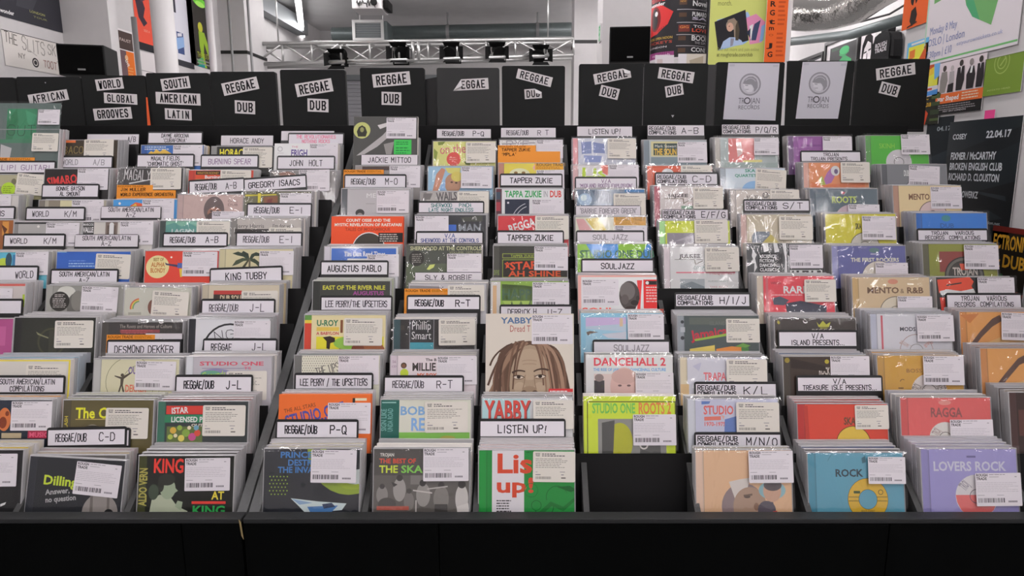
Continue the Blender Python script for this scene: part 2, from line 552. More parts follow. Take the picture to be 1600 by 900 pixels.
WHITE = hexlin('d6d1d6'); CREAM = hexlin('d4cfc6')
def sticker_mesh(kind, seed):
    """price sticker, 66 x 47 mm: shop name, lines of small print, bar code, price"""
    rnd = random.Random(seed)
    p = Print()
    dark, grey = hexlin('37343a'), hexlin('8f8a90')
    if kind == 'W':
        p.rrect(0, 0, 66, 47, 1.2, WHITE)
        p.text('ROUGH', 1.5, 42.2, 18, 46, dark)
        p.text('TRADE', 1.5, 37.2, 16.5, 41, dark)
        p.layer += 1
        x = 20
        while x < 40:
            L = rnd.uniform(3, 7); p.rect(x, 44.3, x + L, 45.2, grey, False); x += L + 1
        p.rect(20, 41.2, 34, 41.8, grey, False); p.rect(57, 41, 60, 42, grey, False)
        for k in range(6):
            x, y, end = 2.0, 33 - k * 2.5, rnd.uniform(45, 62)
            while x < end:
                L = rnd.uniform(1.5, 6); p.rect(x, y, min(x + L, end), y + .55, hexlin('b3aeb4'), False); x += L + .7
        p.rect(2, 15.2, 12, 15.8, grey, False); p.rect(30, 15.2, 40, 15.8, grey, False)
        x = 3
        while x < 40:
            L = rnd.choice((.4, .8, 1.2, 1.6)); p.rect(x, 5, x + L, 11.5, hexlin('4c484e'), False); x += L + rnd.choice((.5, .9, 1.3))
        x = 46
        for _ in range(6):
            L = rnd.uniform(1, 1.9); p.rect(x, 5.2, x + L, 7.6, hexlin('77727a'), False); x += L + .5
    else:
        p.rrect(0, 0, 66, 47, 2.4, CREAM)
        p.text('ROUGH', 4, 42.2, 11, 44.4, dark); p.text('TRADE', 4, 39.4, 10.4, 41.6, dark)
        p.layer += 1
        for y, e in ((42.4, rnd.uniform(22, 38)), (39.6, rnd.uniform(24, 58))):
            x = 14
            while x < e:
                L = rnd.uniform(2, 5); p.rect(x, y, min(x + L, e), y + 1.2, dark, False); x += L + .9
        for k in range(6):
            x, y, end = 4.0, 35 - k * 2.6, rnd.uniform(40, 61)
            while x < end:
                L = rnd.uniform(1.5, 6); p.rect(x, y, min(x + L, end), y + .9, hexlin('8a867f'), False); x += L + .9
        p.rect(4, 15, 7, 15.8, grey, False); p.rect(42, 15, 50, 16, grey, False)
        p.rect(4, 10.5, 12, 12, grey, False); p.rect(44, 10.5, 48, 12, grey, False); p.rect(44, 5.5, 51, 7.3, hexlin('6a665f'), False)
        x = 4
        while x < 29:
            L = rnd.choice((.3, .6, .9)); p.rect(x, 4.5, x + L, 8.5, hexlin('6f6b64'), False); x += L + rnd.choice((.4, .7, 1))
    return p.mesh('price_sticker', M['matt_print'], lambda x, y, z: (x * .001, -z, (y - 47) * .001))
STICKERS = {k: [sticker_mesh(k, i) for i in range(4)] for k in 'WC'}

def draw(p, art, X, Y, k):
    """small drawing language; coordinates are the spot on the cover, read off the photo"""
    for cmd in art.split(';'):
        w = cmd.split()
        if not w:
            continue
        op = w[0]
        if op == 'r':
            p.rect(X(float(w[1])), Y(float(w[2])), X(float(w[3])), Y(float(w[4])), hexlin(w[5]))
        elif op == 'c':
            p.ell(X(float(w[1])), Y(float(w[2])), float(w[3]) * k, float(w[3]) * k, hexlin(w[4]))
        elif op == 'e':
            p.ell(X(float(w[1])), Y(float(w[2])), float(w[3]) * k, float(w[4]) * k, hexlin(w[5]))
        elif op == 'o':
            p.arc(X(float(w[1])), Y(float(w[2])), float(w[3]) * k, float(w[4]) * k, 0, 360, hexlin(w[5]))
        elif op == 'a':
            p.arc(X(float(w[1])), Y(float(w[2])), float(w[3]) * k, float(w[4]) * k, float(w[5]), float(w[6]), hexlin(w[7]))
        elif op == 'p':
            pts = [tuple(map(float, q.split(','))) for q in w[2:]]
            p.poly([(X(a), Y(b)) for a, b in pts], hexlin(w[1]))
        elif op in ('t', 'n'):
            c = w[5].split('@')
            s = cmd.split(None, 6)[6].strip()
            p.text(s, X(float(w[1])), Y(float(w[4])), X(float(w[3])), Y(float(w[2])), hexlin(c[0]), 'b' if op == 't' else 'n', float(c[1]) if len(c) > 1 else 0)
        elif op == 'h':
            c = w[5].split('@')
            s = cmd.split(None, 6)[6].strip()
            p.hand(s, X(float(w[1])), Y(float(w[4])), X(float(w[3])), Y(float(w[2])), hexlin(c[0]), pen=1.1 * k, rot=float(c[1]) if len(c) > 1 else 0)
        elif op == 'D':
            x0, y0, x1, y1, st = map(float, w[1:6])
            y, odd = y0, 0
            p.layer += 1
            while y < y1:
                x = x0 + (st / 2 if odd else 0)
                while x < x1:
                    a, b, s2 = X(x), Y(y), st * k * .24
                    p.poly([(a - s2, b), (a, b - s2), (a + s2, b), (a, b + s2)], hexlin(w[6]), False)
                    x += st
                y += st; odd ^= 1
        elif op == 'z':                       # a tapering curved stroke
            x0, y0, x1, y1, x2, y2, w0, w1 = map(float, w[1:9])
            p.layer += 1
            pts = []
            for i in range(9):
                t = i / 8
                q = [(1 - t) ** 2 * A_ + 2 * t * (1 - t) * B_ + t * t * C_ for A_, B_, C_ in ((x0, x1, x2), (y0, y1, y2))]
                pts.append((X(q[0]), Y(q[1]), (w0 + (w1 - w0) * t) * k / 2))
            for (ax, ay, aw), (bx_, by_, bw) in zip(pts, pts[1:]):
                L = math.hypot(bx_ - ax, by_ - ay) or 1e-6
                nx, ny = -(by_ - ay) / L, (bx_ - ax) / L
                p.poly([(ax + nx * aw, ay + ny * aw), (bx_ + nx * bw, by_ + ny * bw), (bx_ - nx * bw, by_ - ny * bw), (ax - nx * aw, ay - ny * aw)], hexlin(w[9]), False)
        elif op == 'l':                       # lines of small print
            x0, y0, x1, y1, st = map(float, w[1:6])
            rnd = random.Random(int(x0 * 3 + y0))
            p.layer += 1
            y = y0
            while y < y1:
                x, e = x0, x1 - rnd.random() * (x1 - x0) * .25
                while x < e:
                    L = rnd.uniform(1.5, 6)
                    p.rect(X(x), Y(y), X(min(x + L, e)), Y(y + st * .45), hexlin(w[6]), False); x += L + .9
                y += st

BACKINK = ['c8c4c2', 'a8a4a0', '8c8884', '5c5a58', '3a3836', '2c2a2a', 'b9a88a', '9a3a34', '3a4a70', '7a7468', 'b0a898', '5a6a5a']
ORD = ['directly', 'second', 'third', 'fourth', 'fifth']
SHORT = {}
FACE = Matrix.Rotation(-LEAN, 3, 'X')
def lean_rot(roll=0.0, extra=0.0):
    return (Matrix.Rotation(-LEAN + R(extra), 3, 'X') @ Matrix.Rotation(R(roll), 3, 'Y')).to_euler()

def disc(col, row, xL, y, n, kind, bg, hinge, short, stickers, art='', h=CASE_H, roll=0.0, backs=None):
    """one pile: the disc in front with its cover, and the plainer ones filed behind it"""
    Y, Zn = row_yz(row)
    k = row_k(row)
    tl = PY(xL, y, Y)
    w = CASE_W
    base = Vector((tl.x + w / 2000, tl.y, tl.z)) - U * (h / 1000)
    FLOORS[(col, row)] = base.z - .0029
    SHORT[(col, row)] = short
    key = col + str(row)
    rnd = random.Random(key)
    clear = kind in 'JS'
    sleeved = 'S' in kind or 'P' in kind
    board = 'D' in kind or 'P' in kind        # card wallet
    if board:
        root = link('compact_disc', wallet_mesh('d2ccc6' if bg not in ('e0502a', 'e06a30', 'c8e038') else bg, w, h), None, base, lean_rot(roll))
    else:
        root = link('compact_disc', CASE, None, base, lean_rot(roll))
        link('inlay', inlay_mesh(rnd.choice(('c4c0be', '9c9896', '6c6866', 'b0aca8'))), root)
    assert len(short.split()) <= 10, short
    tag(root, short, 'CD', 'CDs faced out at the front of their pockets')
    X = lambda px: (px - xL) * k - w / 2
    V = lambda py: h - (py - y) * k
    p = Print(clip=(-w / 2 + (0.3 if board else 1.4), .5, w / 2 - (0.3 if board else 1.4), h - (.3 if board else 1.4)))
    p.rect(-w / 2, 0, w / 2, h, hexlin(bg))
    if hinge:
        p.rect(-w / 2, 0, -w / 2 + 12.4, h, hexlin(hinge))
        p.layer += 1
        for q in range(0, 62):
            p.rect(-w / 2 + 10.6, q * 2, -w / 2 + 12.4, q * 2 + 1, tuple(c * .8 + .02 for c in hexlin(hinge)), False)
        p.rect(-w / 2 + 12.4, 0, -w / 2 + 13.2, h, tuple(c * .55 for c in hexlin(hinge)))
    draw(p, art, X, V, k)
    off = -.0001 if board else .0009
    link('cover', p.mesh('cover_art', M['print'], lambda a, b, z: (a * .001, off - z * .25, b * .001)), root)
    for i, st in enumerate(stickers):
        sx, sy, sk = st[0], st[1], st[2]
        o = link('price_sticker', rnd.choice(STICKERS[sk]), root, (X(sx) * .001, -.0034 if sleeved else -.0005, V(sy) * .001), (0, R(st[3] if len(st) > 3 else rnd.uniform(-.8, .8)), 0))
        o.scale = (min(1.0, (w / 2 + (6 if len(st) > 3 else 0) - X(sx)) / 66.0),) * 3 if X(sx) + 66 > w / 2 + 1 else (1, 1, 1)
    if sleeved:
        link('plastic_sleeve', SLEEVES[rnd.randrange(6)] if h == CASE_H else sleeve_mesh(99, w, h), root)
    pal = backs or BACKINK
    TOPZ[(col, row)] = tl.z
    for i in range(n - 1):
        loc = base + Vector((rnd.uniform(-.0012, .0012), PITCH_Y * (i + 1), 0))
        rt = lean_rot(rnd.uniform(-.3, .3))
        inkc = pal[rnd.randrange(len(pal))]
        if i >= 2:                            # deep in the pile, only a sliver of the edge shows
            REST.append((loc, rt, inkc))
            continue
        if backs or rnd.random() < (.75 if not board else .4):
            o = link('compact_disc', CASE, None, loc, rt)
            link('inlay', inlay_mesh(inkc), o)
            what = 'clear-edged CD case'
        else:
            o = link('compact_disc', wallet_mesh(inkc if inkc[0] in 'bcd' else 'cfcac6', w, CASE_H - 2, 8), None, loc, rt)
            what = 'card CD wallet'
        tag(o, '%s %s behind the %s' % (what, ORD[i], short), 'CD', 'CDs filed behind the ones facing out')

# ------------------------------------------------------------------ divider cards with hand-written strips
INKS = {'k': '26242a', 'g': '8a868c', 'p': 'e07a98', 't': '3a7a78', 'm': '4a464c', 'v': '8a7090', 'b': '4a5a90'}
def card(col, row, x0, y0, x1, y1, text, what, place='f', rot=0.0, ink='k', style='edge', step=0, floor=None, pen=0.5):
    Y, Zn = row_yz(row)
    back = place == 'b'
    off = (-.0034 - .0026 * step) if not back else .0585 - .003 * step
    if style == 'orange_tab':
        off = -.0022
    Yc = Y
    Y += off
    tz = TOPZ.get((col, row), Zn)
    for _ in range(6):                        # lean the card parallel to the discs beside it
        Y = Yc + off - (tz - PY(x0, y0, Y).z) * math.tan(LEAN)
    a, b = PY(x0, y0, Y), PY(x1, y1, Y)
    k = (b.x - a.x) / (x1 - x0) * 1000
    w, hs = (x1 - x0) * k, (y1 - y0) * k / 1.0
    fz = floor if floor is not None else FLOORS.get((col, row), Zn - .124)
    top = 4.0 if style == 'edge' else 1.2
    L = (a.z + top * .001 - fz) / math.cos(LEAN) * 1000      # board length from pocket floor to its top
    cx = (a.x + b.x) / 2
    m = 2.6
    base = Vector((cx, a.y, a.z + top * .001)) - U * (L / 1000)
    W = w / 2 + (m if style == 'edge' else 1.2)
    rt = lean_rot(rot)
    bd = MB()
    if style == 'orange_tab' or style == 'orange':
        W = w / 2
        if style == 'orange':
            pts = [(-W, 0), (W, 0), (W, L - hs * .40), (W * .22, L - hs * .40), (W * .22, L), (-W, L)]
        else:
            pts = [(-W, 0), (W, 0), (W, L), (-W, L)]
        bd.prism([(q[0] * .001, q[1] * .001) for q in pts], 0, .0008)
        root = bd.build('divider_card', M['orange'], None, base, rt)
        p = Print()
        if style == 'orange':
            p.text('ROUGH TRADE', -W + 2, L - 4.6, -W * .1, L - 1.4, hexlin('9a5a10'))
            for i, s in enumerate(text.split('\n')):
                p.hand(s, -W + 9, L - 13 - i * 10.5, -W + 9 + min(len(s) * 5.2, 2 * W - 14), L - 7 - i * 10.5, hexlin('2a2018'), pen=1.1)
        else:
            p.text('ROUGH TRADE', -W + 2, L - 6, W * .1, L - 1.6, hexlin('7a4a10'))
            p.text('ESSENTIAL', W * .16, L - 6, W * .9, L - 1.6, hexlin('b0721a'))
        link('lettering', p.mesh('lettering', M['matt_print'], lambda x, y, z: (x * .001, -.0003 - z, y * .001)), root)
    else:
        c = 3.5
        pts = [(-W, 0), (W, 0), (W, L - c), (W - c * .3, L - c * .3), (W - c, L), (-W + c, L), (-W + c * .3, L - c * .3), (-W, L - c)]
        bd.prism([(q[0] * .001, q[1] * .001) for q in pts], 0, .0015)
        root = bd.build('divider_card', M['card'], None, base, rt)
        p = Print()
        zt = L - top
        if style == 'plain':
            p.rect(-w / 2, zt - hs, w / 2, zt, hexlin('d2cdd2'))
        else:
            p.rect(-w / 2, zt - hs, w / 2, zt, hexlin('d6d2d8'))
        col_ = hexlin(INKS[ink])
        lines = text.split('\n')
        if '|' in text and len(lines) == 2:            # two small lines, then large initials
            l1, l2 = lines[0], lines[1].split('|')[0]
            big = lines[1].split('|')[1]
            p.hand(l1, -w / 2 + 3, zt - hs * .46, -w / 2 + w * .49, zt - hs * .12, col_, pen=1.45, jig=.2)
            p.hand(l2, -w / 2 + 3, zt - hs * .88, -w / 2 + w * .50, zt - hs * .58, col_, pen=1.45, jig=.2)
            bw = w * (.10 * len(big))
            p.hand(big, -w / 2 + w * .60, zt - hs * .80, -w / 2 + w * .60 + min(bw, w * .36), zt - hs * .24, col_, pen=1.5, jig=.2)
        elif len(lines) == 2:
            for i, s in enumerate(lines):
                tw = min(w * .88, len(s) * w * .036 + w * .04)
                off_ = 0
                z0 = zt - hs * (.44 if i == 0 else .92)
                p.hand(s, -tw / 2 + off_, z0, tw / 2 + off_, z0 + hs * .34, col_, pen=1.25, jig=.25)
        elif text:
            seg = text.split('~')
            if len(seg) == 2:                           # words, gap, initials
                p.hand(seg[0], -w * .40, zt - hs * .74, -w * .40 + w * (.40 if len(seg[0]) > 6 else .28), zt - hs * .26, col_, pen=pen * 2.8, jig=.25)
                p.hand(seg[1], w * .17, zt - hs * .76, w * .17 + w * .066 * len(seg[1]), zt - hs * .24, col_, pen=pen * 2.8, jig=.2)
            else:
                tw = min(w * .88, len(text) * w * .058)
                p.hand(text, -tw / 2, zt - hs * .76, tw / 2, zt - hs * .28, col_, pen=pen * 2.9, jig=.25)
        link('label_strip', p.mesh('label_strip', M['matt_print'], lambda x, y, z: (x * .001, -.0003 - z, y * .001)), root)
    where = 'behind' if back else 'in front of'
    short = SHORT.get((col, row), 'empty pocket')
    if len(what.replace('/', ' ').split()) + len(short.split()) > 11:
        where = 'behind' if back else 'before'
    tag(root, '%s %s the %s' % (what, where, short), 'divider card', 'divider cards in the CD rack')
    return root

# ------------------------------------------------------------------ the shop room
def bx(name, x0, y0, z0, x1, y1, z1, m):
    o = MB().box(x0, y0, z0, x1, y1, z1).build(name, M[m])
    return struct(o)
HC = 3.3
bx('floor', -3.1, -4.1, -.1, 3.1, 11.1, 0, 'floor')
bx('ceiling', -3.1, -4.1, HC, 3.1, 11.1, HC + .1, 'ceiling')
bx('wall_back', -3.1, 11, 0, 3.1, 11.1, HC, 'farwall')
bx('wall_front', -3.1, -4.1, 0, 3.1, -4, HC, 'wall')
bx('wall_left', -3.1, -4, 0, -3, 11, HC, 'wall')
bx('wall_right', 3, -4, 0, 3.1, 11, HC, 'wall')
bx('wall_stub', 1.0, .60, 0, 1.14, PX(1415, 60, 1.0).y, HC, 'wall')

def pillar(name, px0, px1, d, depth, band=None, m='wall'):
    a, b = P(px0, 80, d), P(px1, 80, d)
    root = struct(MB().box(a.x, a.y, 0, b.x, a.y + depth, HC).build(name, M[m]))
    if band:
        z1, z0 = P(px0, band[0], d).z, P(px0, band[1], d).z
        MB().box(a.x - .004, a.y - .004, z0, b.x + .004, a.y + depth + .004, z1).build('black_band', M['darkband'], root)
    return root
pillar('wall_pier', 99, 175, 4.39, .09)
pillar('pillar', 334, 386, 6.6, .5, (79, 84))
pillar('pillar', 897, 940, 7.4, .5, (63, 68))
pillar('pillar', 941, 1024, 5.6, .45)
# ceiling beam, soffit pipes
bx('ceiling_beam', -2.999, 6.8, 3.06, -2.86, 9.2, 3.24, 'greypaint')
bx('ceiling_beam', -3.0, 10.2, HC - .16, 3.0, 10.5, HC, 'ceiling')

def thing_tube(name, pts, r, m, label, cat, n=12, smooth=True):
    mb = MB().tube(pts, r, n)
    mb.smooth = False
    o = mb.build(name, M[m])
    if smooth:
        for p in o.data.polygons:
            p.use_smooth = len(p.vertices) == 4
    return tag(o, label, cat)
x, y = P(257, 60, 4.7).x, P(257, 60, 4.7).y
thing_tube('column_pipe', [(x, y, 0), (x, y, HC)], .072, 'white', 'thick white painted pipe standing before the wall posters', 'pipe', 24)
x, y = P(212, 60, 4.75).x, P(212, 60, 4.75).y
thing_tube('conduit_pipe', [(x, y, 0), (x, y, P(205, 28, 4.75).z)], .018, 'conduit', 'thin grey conduit beside the red poster', 'pipe')
x, y = P(330, 60, 6.0).x, P(330, 60, 6.0).y
thing_tube('conduit_pipe', [(x, y, 0), (x, y, HC)], .03, 'white', 'slim white pipe beside the dark poster with a green figure', 'pipe')
x, y = P(361, 60, 6.5).x, P(361, 60, 6.5).y
thing_tube('conduit_pipe', [(x, y, 0), (x, y, HC)], .012, 'conduit', 'thin grey rod in front of the banded pillar', 'pipe')
x, y = P(391, 60, 6.5).x, P(391, 60, 6.5).y
thing_tube('conduit_pipe', [(x, y, 0), (x, y, HC)], .012, 'conduit', 'thin grey rod next to the pillar edge, nearer the truss', 'pipe')
a = P(139, 30, 4.37)
thing_tube('wall_cable', [(a.x - .02, a.y, HC), (a.x, a.y, a.z), (a.x + .01, a.y - .005, a.z - .1), (a.x + .012, a.y, P(142, 55, 4.37).z)], .009, 'cable', 'dark cable hanging down the white wall pier', 'cable')

# ------------------------------------------------------------------ fluorescent lamps
def lamp(A, B, label, w=.09, m='tube', group='fluorescent ceiling lights'):
    A, B = Vector(A), Vector(B)
    c = (A + B) / 2
    d = B - A
    L = d.length
    ang = math.atan2(d.y, d.x)
    root = empty('ceiling_light', c, (0, 0, ang))
    tag(root, label, 'ceiling light', group)
    MB().box(-L / 2, -w / 2, .01, L / 2, w / 2, .05, ch=.004).build('housing', M['white'], root)
    MB().box(-L / 2 + .02, -w / 2 + .008, -.03, L / 2 - .02, w / 2 - .008, .0095, ch=.012).build('tube', M[m], root)
    for s in (-1, 1):
        MB().tube([(s * L * .3, 0, .045), (s * L * .3, 0, HC - c.z + .001)], .006, 8).build('hanger', M['steel'], root)
    return root
def zray(px, py, z):
    d = 1.0
    q = P(px, py, 1.0)
    t = (z - ZC) / (q.z - ZC)
    return Vector((q.x * t, q.y * t, z))
zl = 3.12
A, B = zray(465.5, 0, zl), zray(471, 44, zl)
d = (B - A)
lamp(A - d * .35, B, 'long lit strip light hanging over the truss end', .07, 'far_tube')
lamp(zray(472, 50, zl), zray(475.5, 67, zl), 'shorter lit strip light farther behind, just above the truss', .07, 'far_tube')
names = {-2.0: 'wall side', .75: 'middle', 2.3: 'posters side'}
for X_, who, ys in ((-1.55, 'over the world music end', (-2.4, -.3, 1.7, 4.2, 6.4)), (.55, 'over the middle of the long rack', (-2.4, -.3, 1.7, 4.2, 6.4)),
                    (1.42, 'over the far half of the long rack', (-2.4, -.3)), (2.3, 'beyond the poster wall', (-2.4, -.3, 1.7, 4.2, 6.4))):
    for Y_ in ys:
        wh = {-2.4: 'far behind the viewer', -.3: 'just behind the viewer', 1.7: 'above the racks', 4.2: 'beyond the racks', 6.4: 'added near the truss'}[Y_]  # the row by the truss is added to brighten the far end
        lamp((X_, Y_ - .75, zl), (X_, Y_ + .75, zl), 'lit strip light %s, %s' % (who, wh))
for X_, wh in ((-.5, 'one bay in from the truss end'), (1.45, 'ahead of the black-banded pillar')):  # extra lamps above the view, added to lighten the back wall
    lamp((X_, 5.5, zl), (X_, 7.0, zl), 'lit strip light added just before the truss, ' + wh)
for X_, wh in ((1.15, 'behind the black-banded pillar'), (1.85, 'behind the round poster column'), (2.5, 'behind the olive yellow poster')):  # hidden lamps, added only to lift the dim back wall
    lamp((X_, 8.3, zl), (X_, 9.8, zl), 'lit strip light added unseen deep in the shop, ' + wh)

# ------------------------------------------------------------------ lighting truss with stage lamps
dT = 7.0
tl, tr = P(396, 69, dT), P(896, 61, dT)
bl, br = P(396, 100, dT), P(896, 86, dT)
tr.y = br.y = tl.y = bl.y = P(650, 80, dT).y
root = empty('lighting_truss', ((tl.x + tr.x) / 2, tl.y, (tl.z + bl.z) / 2))
tag(root, 'long silver lighting truss spanning the far end of the shop', 'lighting truss')
o = root.location.copy()
def tb(name, a, b, r, m='steel'):
    ob = MB().tube([Vector(a) - o, Vector(b) - o], r, 10).build(name, M[m], root)
    for p in ob.data.polygons:
        p.use_smooth = len(p.vertices) == 4
dep = Vector((0, .22, 0))
for q in (Vector((0, 0, 0)), dep):
    tb('chord', tl + q, tr + q, .020)
    tb('chord', bl + q, br + q, .020)
N = 11
for i in range(N):
    f0, f1 = i / N, (i + 1) / N
    T0, T1, B0, B1 = tl.lerp(tr, f0), tl.lerp(tr, f1), bl.lerp(br, f0), bl.lerp(br, f1)
    tb('upright', T0, B0, .011)
    if i % 2:
        tb('brace', T0, B1, .010)
        tb('brace', B0 + dep, T1 + dep, .010)
    else:
        tb('brace', B0, T1, .010)
        tb('brace', T0 + dep, B1 + dep, .010)
    tb('cross_tube', T0, T0 + dep, .008)
f = (649 - 396) / 500
mid_t, mid_b = tl.lerp(tr, f), bl.lerp(br, f)
for s in (-.025, .035):
    q = Vector((s, -.012, 0))
    tb('coupler', mid_t + q, mid_b + q, .018)
tb('end_post', tr, br, .012)
# drop rods to the ceiling
for f in (.08, .92):
    q = tl.lerp(tr, f)
    tb('hanging_rod', q, (q.x, q.y, HC - .001), .008)

def stage_lamp(px, py, tilt, label):
    f = (px - 396) / 500
    top_ = bl.lerp(br, f) + Vector((0, .11, -.02))
    c = P(px, py, dT + .11)
    r = empty('stage_lamp', (top_.x, top_.y, c.z))
    tag(r, label, 'stage lamp', 'stage lamps on the truss')
    cyl = MB().tube([(-.03 * tilt, -.10, -.06), (-.01 * tilt, -.02, .0), (.0, .08, .035), (0, .14, .05)], [.075, .072, .062, .03], 18)
    cyl.build('lamp_can', M['black'], r)
    for s in (-1, 1):
        MB().box(s * .078 - .004, -.01, -.01, s * .078 + .004, .03, top_.z - c.z - .01).build('yoke_arm', M['black'], r)
    MB().box(-.08, -.01, top_.z - c.z - .012, .08, .03, top_.z - c.z).build('yoke_bar', M['black'], r)
    d_ = MB()
    for s in (-1, 1):
        d_.add([(s * .07, -.11, -.10), (s * .07, -.10, .02), (s * .12, -.17, .01), (s * .12, -.17, -.12)], [(0, 1, 2, 3)])
        d_.add([(-.07, -.11, s * .06 - .05), (.07, -.11, s * .06 - .05), (.09, -.17, s * .10 - .05), (-.09, -.17, s * .10 - .05)], [(0, 1, 2, 3)])
    d_.build('barn_door', M['black'], r)
for a in ((526, 88, 1, 'black stage lamp on the truss under the vent box'), (623, 78, -1, 'black stage lamp on the truss beside its coupler'),
          (706, 78, 1, 'black stage lamp on the truss, third from the coupler'), (777, 78, -1, 'black stage lamp hanging low in the middle bays of the truss'),
          (845, 82, 1, 'small black stage lamp near the pillar end of the truss')):
    stage_lamp(*a)

# ------------------------------------------------------------------ ducts, vent box, projector
dd = 8.55
thing_tube('air_duct', [P(520, 54, dd), P(700, 50, dd), P(895, 46, dd)], .085, 'galv', 'long grey-green air duct running under the far ceiling', 'duct', 20)
thing_tube('ceiling_pipe', [P(440, 27, 9.6), P(895, 21, 9.6)], .035, 'ceiling', 'grey painted pipe running below the ceiling above the duct', 'pipe', 12)
dk = bpy.context.scene.objects['air_duct']
for f in (560, 700, 840):
    q = P(f, 54 - (f - 520) * .021, dd)
    MB().tube([(q.x, q.y, q.z + .07), (q.x, q.y, HC - .001)], .012, 8).build('hanger', M['conduit'], dk)
    MB().tube([(q.x - .02, q.y, q.z), (q.x + .02, q.y, q.z)], .092, 20).build('clamp_ring', M['conduit'], dk)
a, b = P(552, 33, 7.95), P(598, 62, 7.95)
root = empty('vent_box', ((a.x + b.x) / 2, a.y, b.z))
tag(root, 'square grey vent box over the truss', 'vent box')
w, h = (b.x - a.x) / 2, a.z - b.z
MB().box(-w, 0, 0, w + .05, .36, h, ch=.004).build('box', M['galv'], root)
fr = MB()
for q in ((-w - .012, -.02, -.012, w + .012, .004, .022), (-w - .012, -.02, h - .022, w + .012, .004, h + .012), (-w - .012, -.02, .022, -w + .022, .004, h - .022), (w - .022, -.02, .022, w + .012, .004, h - .022)):
    fr.box(*q)
fr.build('frame', M['steel'], root)
g = MB()
for i in range(9):
    z = .03 + (h - .06) * i / 8
    g.box(-w + .02, -.008, z - .006, w - .02, .002, z + .004)
g.build('grille', M['greypaint'], root)
for s in (-1, 1):
    MB().tube([(s * w * .8, .18, h - .001), (s * w * .8, .18, HC - b.z - .001)], .008, 8).build('hanger', M['steel'], root)
a, b = P(549, 2, 6.2), P(596, 13, 6.2)
root = empty('projector', ((a.x + b.x) / 2, a.y, b.z))
tag(root, 'white projector tangled in black cable under the ceiling', 'projector')
w, h = (b.x - a.x) / 2, .10
MB().box(-w, 0, 0, w, .30, h, ch=.015).build('body', M['white'], root)
ob = MB().tube([(w * .5, .01, h * .55), (w * .5, -.03, h * .55)], [.03, .028], 20).build('lens', M['black'], root)
MB().tube([(0, .15, h), (0, .15, HC - b.z - .001)], .018, 12).build('mount', M['conduit'], root)
rn = random.Random(3)
pts = [(-w + .05 + (2 * w - .1) * i / 26, -.012 - .01 * rn.random(), h * (.45 + .42 * math.sin(i * 1.7) * rn.random())) for i in range(27)]
MB().tube(pts, .007, 6).build('cable', M['cable'], root)
MB().box(w + .004, .05, .01, w + .05, .26, h * .9, ch=.01).build('side_panel', M['black'], root)

# roller shutter in the back wall
a, b = PY(418, 126, 10.96), PY(690, 126, 10.96)
sh = MB()
n = 46
prof = []
for i in range(n):
    z0, z1 = .0 + a.z * i / n, a.z * (i + 1) / n
    sh.box(a.x, 10.95, z0, b.x, 10.985, z1 - .008)
    sh.box(a.x, 10.965, z1 - .008, b.x, 10.985, z1)
struct(sh.build('door_1', M['shutter']))
struct(MB().box(a.x - .1, 10.90, a.z, b.x + .1, 10.999, a.z + .08).build('trim_1', M['greypaint']))

# ------------------------------------------------------------------ loudspeakers
def speaker(px0, py0, px1, py1, d, turn, label, bracket):
    a, b = P(px0, py0, d), P(px1, py1, d)
    w, h = b.x - a.x, a.z - b.z
    root = empty('loudspeaker', ((a.x + b.x) / 2, a.y, b.z), (0, 0, R(turn)))
    tag(root, label, 'speaker', 'wall-hung loudspeakers')
    MB().box(-w / 2, 0, 0, w / 2, w * .95, h, ch=.008).build('cabinet', M['blackside'], root)
    MB().box(-w / 2 + .008, -.012, .008, w / 2 - .008, .002, h - .008, ch=.006).build('grille', M['grill'], root)
    MB().box(-.02, -.0145, .028, .02, -.0115, .038, ch=.001).build('badge', M['conduit'], root)
    MB().tube([(0, w * .5, -.001), (0, w * .5, -.06), bracket], .014, 10).build('wall_bracket', M['black'], root)
speaker(91, 69, 158, 117, 3.95, 14, 'black loudspeaker in front of the white wall pier', (-.05, .50, -.06))
speaker(953, 41, 1018, 96, 4.6, -6, 'black loudspeaker beside the round poster column', (.0, 1.04, -.06))

# ------------------------------------------------------------------ posters
def frame_draw(art, W, H, bg):
    p = Print(clip=(0, 0, W, H))
    p.rect(0, 0, W, H, hexlin(bg))
    draw(p, art, lambda u: u * W / 100, lambda v: H - v * H / 100, W / 100)
    return p
def side_poster(name, X, px0, px1, yt, yb, bg, art, label, cat='poster', ref=None, off=.004, kind='matt_print'):
    """on a wall x = X; px0 / px1 are its edges in the photo, yt / yb its top and bottom on the edge ref"""
    ref = px0 if ref is None else ref
    pm = (yt + yb) / 2
    A, B = PX(px0, pm, X), PX(px1, pm, X)
    zt, zb = PX(ref, yt, X).z, PX(ref, yb, X).z
    far, near = max(A.y, B.y), min(A.y, B.y)
    W, H = (far - near) * 1000, (zt - zb) * 1000
    p = frame_draw(art, W, H, bg)
    s = 1 if X > 0 else -1
    x = X - s * off
    c = Vector((x, (far + near) / 2, zb))
    root = MB().box(0 if s > 0 else -.0012, -W / 2000, 0, .0012 if s > 0 else 0, W / 2000, H / 1000).build(name, M['skin'], None, c)
    if s > 0:
        pl = lambda u, v, z: (-.0002 - z * 2, W / 2000 - u * .001, v * .001)
    else:
        pl = lambda u, v, z: (.0002 + z * 2, u * .001 - W / 2000, v * .001)
    link('poster_print', p.mesh('poster_print', M[kind], pl), root)
    return tag(root, label, cat, 'posters and flyers on the walls')
